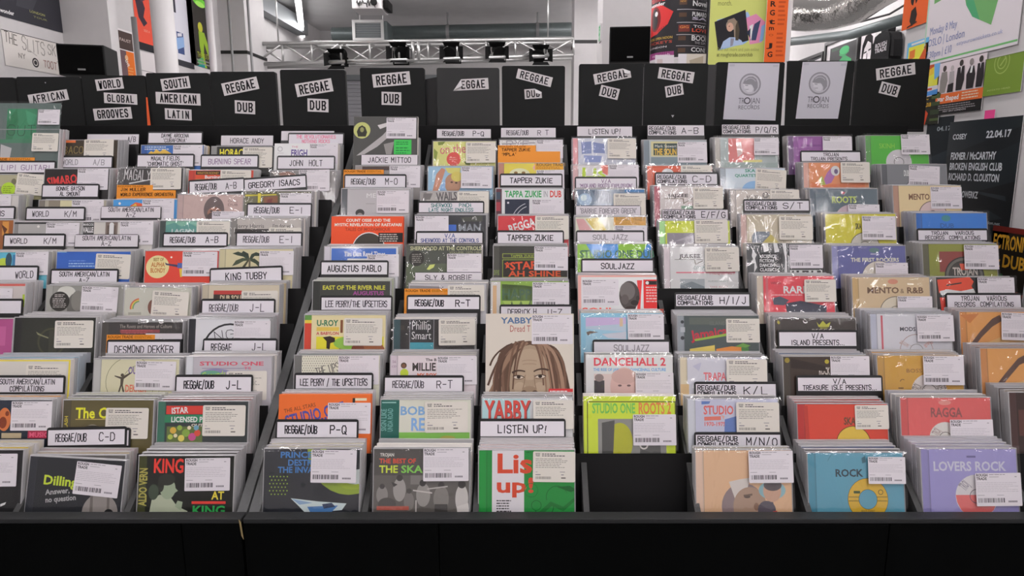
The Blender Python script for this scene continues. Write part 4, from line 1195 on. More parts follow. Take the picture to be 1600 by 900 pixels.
# ------------------------------------------------------------------ the discs, pile by pile
# column, row, x of the front case's edge, y of its top (photo), how many in the pile, J jewel case / D card wallet / S, P same in a poly sleeve,
# cover colour, hinge colour, what it looks like, price stickers, cover drawing
LIME = ['b8d078', 'c8d890', 'a8c068']; BLUES = ['4a8ab0', '3a7aa0', '7ab0c8', 'd0d0cc']; YEL = ['d8c040', 'cfc8a0', 'd8d4d0']
DISCS = [
 ('A', 0, -4, 160, 3, 'S', '5a6a66', None, 'tall silver CD set with green shapes', [(62, 172, 'W'), (55, 209, 'C')],
  'r 12 170 58 218 2f8058;p 247048 12,190 26,170 30,190 22,218 12,218;p 3a9068 40,172 58,180 52,200 44,192;h 14 196 56 212 1a4a34 GUT;p b8b8b8 5,226 22,232 18,262 5,262;r -4 218 54 224 3a7a5a', {'h': 185}),
 ('A', 1, -33, 272, 4, 'J', '8c8866', None, 'khaki CD with round lime sticker', [(28, 270, 'C', 5)], 'e 10 282 28 10 a8a488;e 22 284 4 5 6a6650;c 14 296 11 a8cc30;l 6 291 22 301 3 7a9a20'),
 ('A', 2, -77, 304, 4, 'J', 'c8c4c0', None, 'pale grey CD in front of yellow-green spines', [(-32, 305, 'W')], '', {'backs': ['b8c048', 'cfc8b8', 'd8d4d0', '8a7a60']}),
 ('A', 3, -90, 343, 2, 'J', '94582c', None, 'brown and orange CD partly out of view', [], 'r 4 346 14 368 c88a40;p 5a3018 2,350 12,358 8,366'),
 ('B', 0, 86, 218, 4, 'J', '3a3226', '5a564c', 'dark brown CD with an orange strip on top', [(132, 218, 'C')],
  'r 92 218 118 223 d8703a;p 8a8258 97,231 101,230 105,243 101,243;h 100 229 130 240 8a7a4a BACO;r 98 241 130 247 4a4234', {'backs': ['4a4440', '6a6a78', 'a8a890', 'b8c0a0']}),
 ('B', 1, 69, 263, 4, 'J', '1f1d1d', None, 'black CD with jagged red lettering', [(122, 263, 'W')], 't 74 275 121 288 d03a3a@8 SIMARO;t 80 285 121 292 c03434@4 GRUPO'),
 ('B', 2, 60, 312, 3, 'J', 'a8a292', '7a746a', 'beige striped CD with a pale yellow panel', [(113, 313, 'W')], 'r 76 313 94 340 8a8272;r 94 313 113 340 cfcaa2'),
 ('B', 3, 18, 346, 3, 'J', 'aaa8a6', '8a8886', 'plain silver-grey CD with a dark top edge', [(73, 348, 'W')], 'r 18 346 76 350 3a3a3a;c 60 354 2 d8d4d0'),
 ('B', 4, -41, 393, 4, 'J', '62aec0', None, 'turquoise CD with lime and navy shapes', [(25, 394, 'W')], 'r -41 395 24 440 5ab0c8;c 6 412 9 b8cc48;e 14 407 5 12 2a4a5a;r 20 398 26 430 3a7aa8', {'backs': YEL}),
 ('B', 5, -82, 442, 4, 'J', 'c4bcb8', None, 'pale CD with a thin red top edge', [(-36, 450, 'W')], 'r -82 442 40 447 c86058;r 36 460 40 480 b0c838', {'backs': ['c8a0a0', 'b8b0ac', '8a7a80', 'c0b8b4']}),
 ('B', 6, -107, 497, 2, 'J', 'a84a80', None, 'magenta CD at the end of its row', [], 'r -40 510 10 540 b85a90'),
 ('C', 0, 220, 226, 3, 'J', '3a68ac', '34589a', 'blue CD with a yellow skyline drawing', [(271, 227, 'W')],
  'p e0b452 231,241 236,236 240,238 244,233 250,237 256,233 262,236 268,240 268,252 231,252;l 226 229 266 233 3.4 c8d4e8;r 244 240 247 252 a87828;r 256 240 259 252 a87828'),
 ('C', 1, 184, 262, 3, 'S', '3c3a3a', '5a5858', 'black CD with white hand-drawn capitals', [(237, 263, 'C')], 'h 195 266 235 281 e8e4e0@-3 MAGALY;p e4e0dc 202,286 236,280 236,281.5 203,288'),
 ('C', 2, 176, 311, 4, 'J', '4a96d4', None, 'sky blue CD with a small red shape', [(223, 312, 'W')], 'p d86040 203,322 212,316 222,318 224,330 203,330;p e0c050 206,322 212,318 214,322;c 187 318 2 f0f0f0', {'backs': ['3a5aa0', '6a9ac8', 'c8d0d8']}),
 ('C', 3, 128, 346, 4, 'J', 'cac6c0', None, 'white CD with a grey title block and doorway', [(188, 346, 'W')],
  'r 128 347 147 372 3e3e3e;t 130 355 146 363 e8e8e8 VALLE;t 130 349 146 352.5 c8c8c8 MARCOS;r 165 347 184 372 7a6c64;r 168 352 171 372 5a4c44;r 178 352 181 372 5a4c44;r 171 350 178 372 e4e0dc;c 174.5 351 3.5 e4e0dc'),
 ('C', 4, 88, 392, 4, 'J', '2f5eb4', None, 'royal blue CD with faint pale lettering', [(151, 396, 'C', 2)], 'r 88 393 104 394.5 8ab4e8;l 108 407 140 410 3 6a92d2;l 108 411 152 417 4 9abce8'),
 ('C', 5, 72, 445, 4, 'J', '8e8e88', '9a9a94', 'grey CD with a round black text sticker', [(129, 447, 'W', 2)],
  'e 104 456 14 9 c8c8c0;e 118 480 12 22 62605c;e 122 470 10 16 7a7872;c 94 471 15.5 26241f;l 86 460 103 464 2.6 b8b4b0;l 83 466 106 472 2.6 b8b4b0;l 84 474 105 480 2.6 a8a4a0'),
 ('C', 6, 22, 495, 5, 'J', '262821', '181818', 'near-black CD with a dim yellowish ring', [(87, 501, 'C')], 'o 82 534 19 22 3e402c;r 78 516 90 560 34362a;p 7a7c5c 57,518 66,523 77,527 77,529 60,523'),
 ('C', 7, -25, 562, 5, 'D', 'c8c4bc', None, 'pale CD with a yellow border and blue spines', [(42, 569, 'C')], 'r -25 562 112 564.5 e0c840;r 108 562 112 640 e0c840;r -25 564.5 108 640 cac6be', {'backs': BLUES}),
 ('C', 8, -61, 624, 3, 'J', '1c2634', None, 'dark blue CD with a glowing orange portrait', [(19, 627, 'W')], 'e 8 655 10 18 c8703c;e 6 660 6 9 7a3418;e 12 646 3 4 7a3418;r 46 672 82 684 b02c4c;r 5 676 36 684 b8a888;t 48 675 78 682 e06080 MUSIC', {'backs': ['d8a060', 'b8c8d8', 'd0d0d0']}),
 ('C', 9, -114, 702, 4, 'J', '1a1a1c', None, 'black CD beside yellow-edged cases', [(-42, 709, 'W')], 'p e8e8e8 5,786 14,783 12,787 5,790;r -60 720 -44 780 333333', {'backs': YEL}),
 ('D', 0, 330, 228, 3, 'J', '2a2a28', '8a8a88', 'black CD with a bold yellow title', [(380, 230, 'C')], 't 343 233 380 244 e0d440 HORAC'),
 ('D', 1, 294, 265, 4, 'J', 'c04a38', 'b84034', 'red CD with a thin black title bar', [(345, 266, 'C')], 'r 306 267 344 273 2a2422;n 308 268.5 342 272 d8a040 WINSTON RODNEY;r 306 273 344 280 d05032;t 320 274 344 279 f0e8e0 Burning;r 306 280 344 290 a08454', {'backs': ['c8c8c0', 'b8c098', '8a8a8a']}),
 ('D', 2, 277, 303, 3, 'S', 'c8aea8', 'c0a6a2', 'pink CD with a dark bearded head', [(334, 331, 'W')],
  'e 335 328 16 21 6a5c5a;e 336 333 11 9 a0705c;e 331 330 2.2 1.2 3a2c2a;e 341 330 2.2 1.2 3a2c2a;e 336 341 12 10 5a4a48;n 356 312 372 316 7a5a58 CARL;n 356 318 372 322 7a5a58 DUB'),
 ('D', 3, 249, 344, 4, 'S', '7ab09a', '34403e', 'green misty landscape CD', [(309, 346, 'C')], 'r 259 347 309 358 7ab49c;p 5a9a90 259,352 272,348 284,354 296,349 309,355 309,376 259,376;t 268 358 304 364 d0e4dc LAGAN;p 8ac0b0 290,347 309,347 309,352', {'backs': ['34403e', '8a9a94', 'c8c8c4']}),
 ('D', 4, 226, 391, 5, 'J', 'd04232', None, 'red CD with a cream sun disc', [(286, 393, 'W')],
  'c 247 417 18 e0ce94;t 240 403 256 408 9a7a3a BEST OF;t 237 410 258 417 b8743a ALPHA;t 236 419 259 426 b8743a BLONDY;p 3a3a58 258,410 262,412 280,414 280,418 260,414;r 278 411 286 419 4a62a4;p d8c040 281,420 286,420 286,433 283,433;c 268 402 1.5 f0e0d0'),
 ('D', 5, 178, 448, 5, 'S', 'c9c9bb', 'b8b8aa', 'cream CD with a small rainbow arc', [(241, 454, 'C', 3)], 'a 219 481 13 15 95 190 c85a40;a 219 481 11 13 95 190 d8c050;a 219 481 9 11 95 190 6a9a60;e 240 480 8 12 7a4a3a;e 243 478 5 5 c88a62;r 202 488 222 492 a8a898'),
 ('D', 6, 158, 502, 5, 'S', '252220', '38342f', 'black CD with a grey gothic line over red', [], 'n 187 507 269 512.5 a8a098 The Roots and Heroes of Culture;r 188 515 250 520 8a3038;l 190 515.5 248 520 4 a84850'),
 ('D', 7, 146, 560, 4, 'J', 'cdc9aa', 'b2b2b0', 'cream CD with a black leaping dancer', [(213, 564, 'W', 1)],
  'o 205 596 38 38.8 7a7a5a;o 222 600 30 30.7 7a7a5a;t 201 573 214 584 6a5a94 OU;t 197 601 230 612 d4735c DEKKER;c 192 586 2.6 4a4438;p 4a4438 180,586.5 191,589 204,582 205,584 194.5,592 193.5,602 197,614 194,614 191.5,603 188.5,614 186,614 189.5,601 189.5,592 180,588'),
 ('D', 8, 98, 624, 4, 'J', '5a5232', '4c4632', 'olive CD with a large yellow title', [(167, 637, 'C')], 't 119 637 168 653 e4da32 The C;r 119 654.5 166 655.5 c8b062;e 146 676 14 13 9a9888;e 146 672 16 8 3a3628;t 92 659.5 117 664.5 b8a838@90 CLASH', {'backs': ['c8cc78', '2a2a28', 'b0b098']}),
 ('D', 9, 39, 715, 4, 'J', '26282c', '2c2e34', 'black CD with a lime title and tilted lettering', [(115, 720, 'W', 3)],
  't 64 745 117 759 b8cc3a@-2 Dilling;t 69 764 107 772 a8a8a8@8 Answer,;t 70 775 118 783 a8a8a8@8 no question;e 157 798 28 30 8c8682;p 6a6460 140,772 144,772 146,800 141,800;p 6a6460 166,772 170,772 172,800 168,800;e 171 797 7 6 1c1c1e', {'roll': 3.0}),
 ('E', 0, 429, 224, 4, 'D', 'e6e2e4', None, 'white CD with a purple four-letter title', [(484, 225, 'W')], 't 455 234 481 245 5a4a8a FRIGH;o 438 233 3 4 a8a4a8;r 434 239 444 240 c0bcc0;n 456 228 466 231 c06a80 THE'),
 ('E', 1, 422, 266, 4, 'S', '8c8886', '6a6866', 'grey CD in a crinkled clear sleeve', [(468, 266, 'W')], 'p 9a7468 436,270 450,268 462,272 460,282 440,284;p b8b0ac 424,268 436,268 430,276'),
 ('E', 2, 380, 298, 5, 'S', '5c5a42', '6a6a58', 'olive CD with yellow cross bands', [(439, 302, 'W')], 'r 383 303 434 320 6c6a4c;p d8cc42 403,302 408,302 407,322 403,322;p c8bc3c 383,304 403,304 403,306 383,307;p c8bc3c 408,304 432,303 432,305 408,306;p 8c5c42 412,308 434,306 434,322 412,322;p 7a3a34 418,312 426,310 424,322 416,322'),
 ('E', 3, 360, 340, 5, 'S', 'c0bab4', '8a8682', 'grey CD with two casual black titles', [(422, 356, 'C')], 'n 370 350 413 356 3a3432 Jerry Harris;n 426 350 464 356 3a3432 I\'m for you...;r 367 358 420 366 2c2624;r 428 361 448 362 5a5450'),
 ('E', 4, 342, 388, 5, 'J', 'cdc49e', 'c4bc98', 'cream CD with a dark palm tree', [(406, 392, 'W')],
  'p 3a463a 363,396 372,393 382,397 390,404 388,406 380,401 371,399;p 46503e 363,416 369,407 379,403 390,404 390,407 381,408 372,413;p 343e34 390,404 393,397 400,394 406,396 406,400 398,400 393,406;p 3e4838 390,404 398,404 406,410 406,418 400,412 392,408;p 4a4a38 388,405 391,405 382,420 377,420;p 343e34 375,398 380,392 388,396 390,404 384,400;r 389 406 392 420 6a6250', {'backs': ['5a3430', '3a3634', '7a7470', 'c8c0a0']}),
 ('E', 5, 315, 444, 5, 'J', 'c8bea8', 'b8ae98', 'cream CD with a red and brown title block', [(378, 455, 'C')], 'r 334 454 378 460 b03c36;r 334 460 378 474 3c322c;t 344 461.5 377 469 d8c8a8 DUB SOU'),
 ('E', 6, 294, 497, 5, 'J', 'd4d4d8', '22242a', 'white CD with a thick black circle line', [(366, 501, 'W')], 'o 360 548 40 43 222226;h 336 516 366 530 3a3a40@10 NG'),
 ('E', 7, 290, 556, 4, 'J', 'b8b4ba', 'd2d4d8', 'silver CD with wide-spaced red capitals', [(355, 580, 'C')], 't 312 565 412 571 c85264 STUDIO ONE;r 316 575 392 576 8a8098;t 381 573 393 577 d06a80 TS;e 338 583 24 7 8a86ac;e 330 584 16 5 6aa48a;n 316 580 354 590 b8d454@6 Grounds'),
 ('E', 8, 246, 626, 5, 'J', '33393a', '3a6a58', 'green and red CD with a carnival crowd', [(318, 633, 'C')],
  'r 260 634 318 647 c83c32;t 268 636.5 294 645.5 f0e8e0@3 ISTAR;r 258 648 318 660 2c7c54;t 268 651 317 659 e8e4d8 LICENSED P;t 300 662 318 666 d8d0c0 OUT;r 262 666 318 700 5a6a3a;c 272 672 5 c8a242;c 282 668 4 8aa848;c 292 676 6 7c9c42;c 302 682 6 b85084;c 285 684 5 d0c262;c 310 676 5 c84a3a;c 268 682 4 a8b850;c 276 680 3 e0d0b0;c 297 668 3 e0d0b0;c 308 668 4 6a9ab0', {'backs': ['8a4a44', 'b8a0a0', '6a6a60']}),
 ('E', 9, 216, 711, 5, 'J', '1d1f1b', '3e4224', 'black CD with a red title and pale-shirted man', [(290, 716, 'W')],
  't 240 717 288 738 d83c32 KING;t 196 754 254 766 a8a050@90 ALDO VERN;p a8b098 236,803 240,778 252,772 268,775 280,790 296,797 297,803;e 264 763 12 16 94a288;p 94a288 274,760 280,766 274,770;e 262 749 13 9 2e302a;e 253 758 5 10 2e302a;p 94a288 276,790 280,781 288,783 286,796;e 242 768 8 12 3e4a3c;t 333 767 352 779 d8c842 AT;r 302 782 355 786 d03c32;t 303 789 355 802 2c9c4c KING', {'backs': ['6a5a54', '8a8480', '4a4846']}),
 ('F', 0, 553, 182, 4, 'D', '4a4a48', None, 'charcoal CD set with a round yellow-green sticker', [(604, 184, 'W')],
  'c 566 204 13 b6ba72;p 2e2e24 560,214 558,206 561,199 566,196 571,199 574,207 572,214;e 566 203 3 4 8a8c58;p a8a4a4 558,244 572,233 598,212 606,203 608,214 590,230 570,242;p c8c4c4 590,196 604,192 604,198 594,202;p 8a8684 600,226 616,222 612,242 604,242;r 616 219 643 242 3eb852;l 619 222 641 228 3.2 1e7a3a;l 619 231 641 240 4 1e7a3a', {'h': 172}),
 ('F', 1, 555, 258, 4, 'J', '8c8886', None, 'grey CD almost hidden by an orange tab', [(609, 259, 'W')], 'r 566 260 608 266 4a3e3c'),
 ('F', 2, 533, 294, 4, 'J', 'b6b4b6', '565a5e', 'silver CD with a small dark head', [(589, 298, 'W')], 'n 572 302 588 309 d8d8d8 ME;e 563 333 7 6 3a3a3a;e 563 338 5 5 8c8682;r 572 318 586 319 9a989a'),
 ('F', 3, 518, 338, 4, 'D', 'e0502a', None, 'orange CD with white capitals and a dark arch', [],
  't 541 342 610 346.5 f0e0d0 COUNT OSSIE AND THE;t 523 349 628 353.5 f0e0d0 MYSTIC REVELATION OF RASTAFARI;t 540 356 610 361 a83a22 TALES OF MOZAMBIQUE;e 577 391 26 28 f0e0d8;e 577 391.5 25 27 3e3a34;r 592 364 630 379 1e1c1c;l 594 366 628 378 3.4 c0b8b0'),
 ('F', 4, 506, 384, 4, 'J', 'd0d0d4', 'c8c4cc', 'white CD with a blue title panel', [(574, 398, 'W')], 'r 518 388 619 410 426ab8;t 538 393 602 400.5 e0e8f8 Tim Don Reed Times;r 543 404 618 412 e8e8ec'),
 ('F', 5, 488, 438, 4, 'J', '3e403c', '30322f', 'black CD with a lime title and purple line', [], 't 504 446 602 452.5 c2c242 EAST OF THE RIVER NILE;t 552 455 600 461 a04a94 AUGUSTUS', {'backs': LIME}),
 ('F', 6, 475, 491, 4, 'J', 'dacea0', 'c84432', 'cream and yellow CD with a hand-held pistol', [(538, 497, 'C')],
  'r 476 492 487 500 5c8c42;r 476 500 487 505 d8c242;t 495 500 528 509 1f6c4a U-ROY;r 495 511 530 517 d8ba52;t 495 518.5 530 523 b82e42 A BABYLON;r 495 526 600 546 d8d032;r 532 500 536 520 7a4a2c;e 566 548 36 20 9a5c3a;e 544 536 22 10 8ab84a;e 560 545 10 8 7a4028;p 2a1a14 505,527 516,525 524,528 524,534 517,536 516,546 511,544 511,533', {'backs': ['8a4a42', 'c0b8b0', '9a9490']}),
 ('F', 7, 459, 554, 4, 'J', 'd8d6c4', '6c6c6a', 'cream CD dotted with tiny black marks', [(529, 556, 'W')], 'D 473 557 530 590 3.6 5a5a50;p d8d6c4 492,580 530,566 530,586 494,590;h 494 571 530 584 4a4844@16 THE UPS'),
 ('F', 8, 436, 616, 3, 'D', 'e06a30', None, 'orange CD with purple slanted capitals', [(513, 629, 'W')],
  't 446 638 540 656 4c4c94@14 STUDIO ONE;n 444 634 494 640 5a3220@12 THE ALL STARS;t 464 656 520 672 4c4c94@14 SOUL;r 551 622 573 626 f0d4b4;r 551 622 555 632 2a2420', {'backs': ['d8d0d0', 'c8b8b8', 'd0c8c0']}),
 ('F', 9, 412, 700, 4, 'S', '23262d', None, 'black CD with blue capitals and a spaceship', [(488, 702, 'W')],
  'e 546 700 66 72 8ca42e;e 549 694 60 64 1d2027;e 552 698 52 66 9ab030;e 556 694 46 62 ccd4d2;e 553 672 50 62 23262d;r 470 701 476 704 23262d;t 438 706 488 715 3c7abc PRINCE;t 450 718 488 727 3c7abc DESTR;t 435 729 490 738 3c7abc THE INVA;D 423 744 452 774 5.4 9cbc3c;p ccdce4 456,777 500,782 543,785 536,795 480,800 470,790;p 4c7cb4 482,790 530,788 520,798 488,800;p 2a3a5a 505,786 520,784 526,790 508,793;p 8aa8c8 458,778 490,784 470,787', {'backs': ['d8d4cc', 'cfc9b8', 'd8d4d2']}),
 ('G', 0, 676, 220, 3, 'S', 'd8d884', None, 'yellow CD with a pink title and red disc', [(728, 223, 'C')], 'n 687 225 728 240 d05a7c@3 on the;c 709 249 11 d8524a;l 702 246 716 252 3 e8a090;p 7c8c34 684,222 696,221 692,226 685,227;p 8a9a3a 678,232 684,238 682,250 678,254;p 6a7a2a 725,252 735,255 735,259 728,258'),
 ('G', 1, 668, 259, 4, 'S', '9cc2de', None, 'pale blue CD with painted figures', [(721, 261, 'W')], 'p c88c72 676,300 682,272 690,262 696,265 690,285 684,300;p d8d274 695,262 720,262 718,275 700,270;e 708 287 13 16 b88c72;e 714 276 9 8 d8ca62;e 706 285 2 1.3 4a3028;e 713 286 2 1.3 4a3028;p 8ab0d8 690,286 696,280 696,300 688,300'),
 ('G', 2, 656, 299, 4, 'S', 'bab6b2', '9a9694', 'silver CD with a large grey italic title', [(715, 300, 'C')], 't 682 300 714 313 5c585a@4 WAILS;p 7a7674 662,302 676,302 672,312 660,312'),
 ('G', 3, 648, 335, 4, 'S', '34363a', None, 'black CD with a blue square before grey capitals', [(649, 338, 'W')], 't 716 350 752 362 8c929a MAN;r 701 351 713 362 3c6ac4;p 4a4c44 720,340 754,336 754,346 722,346'),
 ('G', 4, 635, 382, 3, 'P', '484c44', None, 'grey-green CD with a round black sticker', [(699, 397, 'W')],
  't 641 385 752 391 babc92 SHERWOOD AT THE CONTROLS;n 702 393 752 396 a8aa84 VOLUME: 1979-1984;r 635 412 700 450 56604a;c 651 404 12 26241f;l 644 397 660 411 3 8a8880;p c8d272 667,421 672,414 680,413 678,418 671,422'),
 ('G', 5, 638, 442, 4, 'S', 'c8c6ca', None, 'silver CD behind an orange tab and genre card', [(700, 446, 'C')], 'p 8a888c 640,446 694,448 690,452 640,451'),
 ('G', 6, 614, 498, 5, 'S', '242120', '2c4c52', 'black CD with white lettering over teal', [(686, 499, 'C')],
  'r 641 499 677.5 535 1b1b1d;r 641 535 677.5 560 3c9aaa;n 643 502 674 515 e0e0e0 Phillip;n 643 518 674 530 e0e0e0 Smart;r 640 499 641 560 8c8c92;r 677.5 499 678.5 560 8c8c92;r 626 508 632 516 3a342e'),
 ('G', 7, 609, 554, 4, 'J', 'd9ced2', 'c8bcc4', 'pale pink CD with a small cartoon girl', [(683, 557, 'W')],
  'c 631 571 4.6 4a3628;c 631 571.5 3 7a5440;e 632 583 6.5 7 b8ca3a;t 644 567 681 579 3a3230 MILLIE;t 665 560 682 564 3a3230 The B;t 652 583 682 590 d06c4a MY BOY;n 613 563 619 567 8a6a84 56;n 612 571 620 574 8a6a84 CD'),
 ('G', 8, 594, 623, 4, 'J', 'd0d0c2', None, 'cream CD with blue letters above green grass', [(664, 628, 'C')],
  'r 595 625 624 700 1f5c52;r 597 628 619 630 8ab4ac;t 583 652 617 660 6a9c94@90 SIGN LIKE;t 592 652 628 660 6a9c94@90 UNDA ROAD;t 625 635 664 648 7ca4cc BOB;t 642 653 664 672 7ca4d4 RE;r 624 675 734 700 7eba54;e 700 684 12 4 a8a850', {'backs': ['e0dcd8', 'd8d4d0', 'c8c4c0']}),
 ('G', 9, 583, 700, 4, 'S', '5a5652', None, 'grey CD with a standing band photograph', [(662, 700, 'W')],
  'r 584 701 735 830 5e5a56;r 584 701 735 742 4a4744;r 642 742 662 756 7c7874;t 594 708 616 713 d8d8d0 TROJAN;t 593 716.5 650 723.5 d84a2e THE BEST OF;t 593 727 622 738 c8da3c THE;t 627 727 660 738 7cc84c SKA;e 598 772 9 14 8a8682;c 598 759 4 3a3836;e 625 764 10 18 a29e9a;c 625 746 5 34322f;p 3a3836 616,760 612,752 622,756;e 640 782 8 14 7a7672;c 640 766 4 42403c;e 662 772 11 18 98948f;c 661 754 5 2e2c2a;p c8c4c0 646,764 676,768 676,770 646,766;e 690 778 12 20 827e79;c 690 757 5 34322f;p b8b4b0 668,762 700,758 700,760 668,764;e 722 778 10 22 c8c4c0;c 722 756 6 2c2a28;p d8d4d0 714,790 732,784 735,805 716,805;e 606 786 14 10 4a4744;r 590 789 640 795 b0584a;r 650 780 652 805 c0bcb8;r 680 786 700 805 3c3a38'),
 ('H', 0, 780, 218, 4, 'S', 'e8e4ea', None, 'white glossy CD behind an orange handwritten tab', [(838, 219, 'W')], 'h 792 220 826 229 8a8490 RYE;p a8a4aa 784,224 836,222 836,224 784,226'),
 ('H', 1, 778, 254, 4, 'J', 'd9ca54', 'b4806e', 'yellow CD with an ochre paper label', [(838, 266, 'W')], 'e 812 272 16 9 e8dab4;e 806 270 3 2 8a6a3a;e 818 270 3 2 8a6a3a;r 835 255 885 265 e0a232;t 838 255 884 259.4 7a5a22 ROUGH TRADE;t 838 260.4 876 264.5 c28428 ESSENTIAL;p e0a8a0 836,256 832,262 836,268', {'backs': ['d8ccc0', 'c09a58', 'a8a4a0']}),
 ('H', 2, 774, 294, 4, 'J', 'd9d9dd', '5c323c', 'white CD with a green title and night-sky square', [(831, 312, 'W')],
  't 789 298 846 308 2c9c54 TAPPA ZUKIE;n 849 298 856 308 8c8c92 IN;t 859 298 877 308 c83c32 DUB;r 789 311.5 827 336 252b3c;a 832 349 32 33 110 200 c4c4cc;a 832 349 27 28 110 200 c4c4cc;c 794 317 1.6 d8d8e8;r 775 300 782 312 3a4a5a;r 775 316 782 330 a03a44'),
 ('H', 3, 777, 336, 4, 'S', 'd0323a', None, 'red CD with a curved white title', [(836, 338, 'C')], 't 794 346 836 359 e8d8d8@18 REGGA;e 812 372 20 10 e4d0d0;r 884 342 892 372 b8283a'),
 ('H', 4, 770, 383, 4, 'J', '3c3c38', '4c4c46', 'black CD with orange capitals in a lime outline', [(835, 385, 'W')],
  'r 785 396 888 403.5 8c9c42;r 786 397 887 402.5 3c3c38;t 798 398 834 402 8c9c42 TAPPER ZUKIE;r 785 405.5 887.5 434 8a9a40;r 786 406.5 886.5 433 2e2c28;t 789 409 840 421 d05232@3 *STAR;t 795 423.5 876 432 c8522e AH SHINE;p d05232 790,412 793,414 796,412 795,416 797,419 793,418 790,420 791,416;t 772 422 780 430 7a8a4a@90 ZUKIE', {}),
 ('H', 5, 766, 438, 4, 'S', '8ab242', None, 'green CD with dark jungle-style letters', [(832, 441, 'W')],
  'r 767 440 782 500 d8d4d0;r 770 446 776 500 d8b284;p 5c7c3a 784,444 790,500 796,446 800,500 808,450 812,500 820,446 826,500 832,448 832,470 784,470;t 784 452 830 467 4a6c4c HAPP;p a8c858 786,470 792,486 800,470 806,488 814,470 822,486 828,470'),
 ('H', 7, 759, 490, 2, 'D', 'd0c8bc', None, 'tall CD book with a painted dreadlocked face', [(830, 492, 'W')],
  't 783 496 830 505 506c90 YABBY;n 796 508 828 518 a04a42 Dread T;e 826 580 46 48 5a4436;p 5a4436 782,560 870,560 892,640 766,640;e 827 600 31 62 a08c76;e 826 568 24 24 aa9680;e 812 604 9 9 ac9882;e 842 604 9 9 ac9882;z 848 540 881 567 886 652 3.1 4.4 5e4638;z 803 541 785 554 787 626 4.1 3.0 5e4638;z 841 535 881 538 888 621 4.2 4.3 5e4638;z 824 535 764 566 784 612 3.6 5.9 8c705c;z 856 542 866 569 867 653 3.8 3.1 7e6250;z 819 533 775 535 788 617 4.4 4.0 6e5444;z 839 535 873 541 883 610 3.5 5.8 9a7c68;z 813 536 781 564 774 623 3.9 5.1 8c705c;z 859 540 886 547 885 651 3.7 4.6 574034;z 809 538 784 550 767 620 5.0 3.6 8c705c;z 848 541 875 546 872 651 3.6 3.5 4c382c;z 804 540 772 538 781 627 4.2 5.8 4c382c;z 836 536 872 537 887 625 4.8 3.1 7e6250;z 813 535 788 566 761 631 3.8 3.5 6e5444;z 833 536 888 565 871 625 5.0 4.4 7e6250;z 802 538 767 539 782 626 4.6 4.6 5e4638;z 848 539 868 562 872 605 4.7 4.1 574034;z 799 539 783 555 772 602 4.3 5.5 6e5444;z 853 541 878 555 871 652 3.0 4.6 6e5444;z 814 535 773 547 781 628 3.5 4.0 574034;z 841 539 873 548 867 648 3.7 3.4 5e4638;z 818 534 790 558 764 616 3.8 4.9 8c705c;z 845 540 884 544 871 630 5.0 3.6 8c705c;z 810 538 774 536 783 638 3.9 3.7 4c382c;z 857 539 875 550 891 627 3.7 5.0 4c382c;z 805 537 781 545 763 600 3.8 3.3 574034;z 846 540 868 553 878 617 4.9 3.9 6e5444;z 798 540 782 540 766 635 4.2 4.7 5e4638;z 859 542 860 539 873 649 4.1 4.8 5e4638;z 814 538 765 552 773 624 4.0 5.1 7e6250;z 859 544 887 552 880 614 3.8 4.0 6e5444;z 808 536 775 551 776 607 3.6 5.3 574034;z 841 536 873 536 879 613 4.0 5.5 9a7c68;z 792 541 774 556 772 626 4.5 3.4 574034;z 812 533 804 556 801 606 3.6 2.2 5e4638;z 820 533 808 556 806 585 3.6 2.2 6e5444;z 834 533 846 556 848 600 3.6 2.2 6e5444;z 841 533 856 556 862 628 3.6 2.2 8c705c;z 846 533 862 556 868 640 3.6 2.2 9a7c68;z 806 533 795 556 792 630 3.6 2.2 6e5444;z 838 533 850 556 853 618 3.6 2.2 8c705c;z 766 570 772 548 800 536 3 2 4c382c;z 800 581 808 575 820 579 3.2 2.0 46342a;z 833 579 844 572 856 577 2.0 3.2 46342a;e 810 587 7.5 2.8 c8bcae;e 810 587 3 2.7 2a1c16;z 801 587 810 582 819 588 1.3 1.3 3a2a20;z 802 590 810 592 818 589 .9 .9 6a5446;e 843 586 7.5 2.9 c8bcae;e 843 586 3 2.8 2a1c16;z 834 587 843 581 852 586 1.3 1.3 3a2a20;z 835 589 843 591.5 851 588 .9 .9 6a5446;z 820 584 819 598 816 606 1.2 1.6 8a7460;z 834 584 834 598 837 606 1.2 1.6 8a7460;e 826.5 607 11 6 937d68;e 818 610 4 2.6 523e30;e 835 610 4 2.6 523e30;z 816 612 826 616 837 612 1.4 1.4 6a5242;p 604a3c 811,622 826,617 842,622 842,632 811,632;z 815 563 826 560 838 563 .7 .7 8a7460;z 816 568 826 566 837 568 .7 .7 8a7460;r 856 605 893 640 c8383c;l 858 608 891 618 4 e8d0d0', {'h': 190}),
 ('H', 8, 752, 620, 3, 'S', 'd9d9de', None, 'white CD with bubbly red letters', [(833, 625, 'C')], 'r 752 623 828 690 b2d6ea;t 758.6 627.4 829 657.4 2a2a3a YABBY;t 758 626 828 656 d03c2e YABBY'),
 ('H', 9, 747, 702, 5, 'J', '1f8238', '1f8a3a', 'green and white CD with a red lowercase title', [(833, 705, 'C')],
  'r 769 703 819 830 d6d2d6;t 775 709 832 738 c8462c Lis;t 775 746 836 768 c8462c up!;l 776 780 801 802 4 3a3638;a 830 765 10 11 0 360 176a2c;a 870 775 16 17 20 200 0f5a24;a 850 790 14 15.4 200 380 0f5a24;a 838 788 7 8 0 360 0f5a24;p 176a2c 840,800 860,782 880,790 904,770 904,776 880,797 862,789 846,803;p 0f5a24 870,760 890,758 900,764 892,768;l 822 706 832 709 3 0f5a24', {'backs': ['d8c8c8', 'd8d0cc', 'c8a8a8']}),
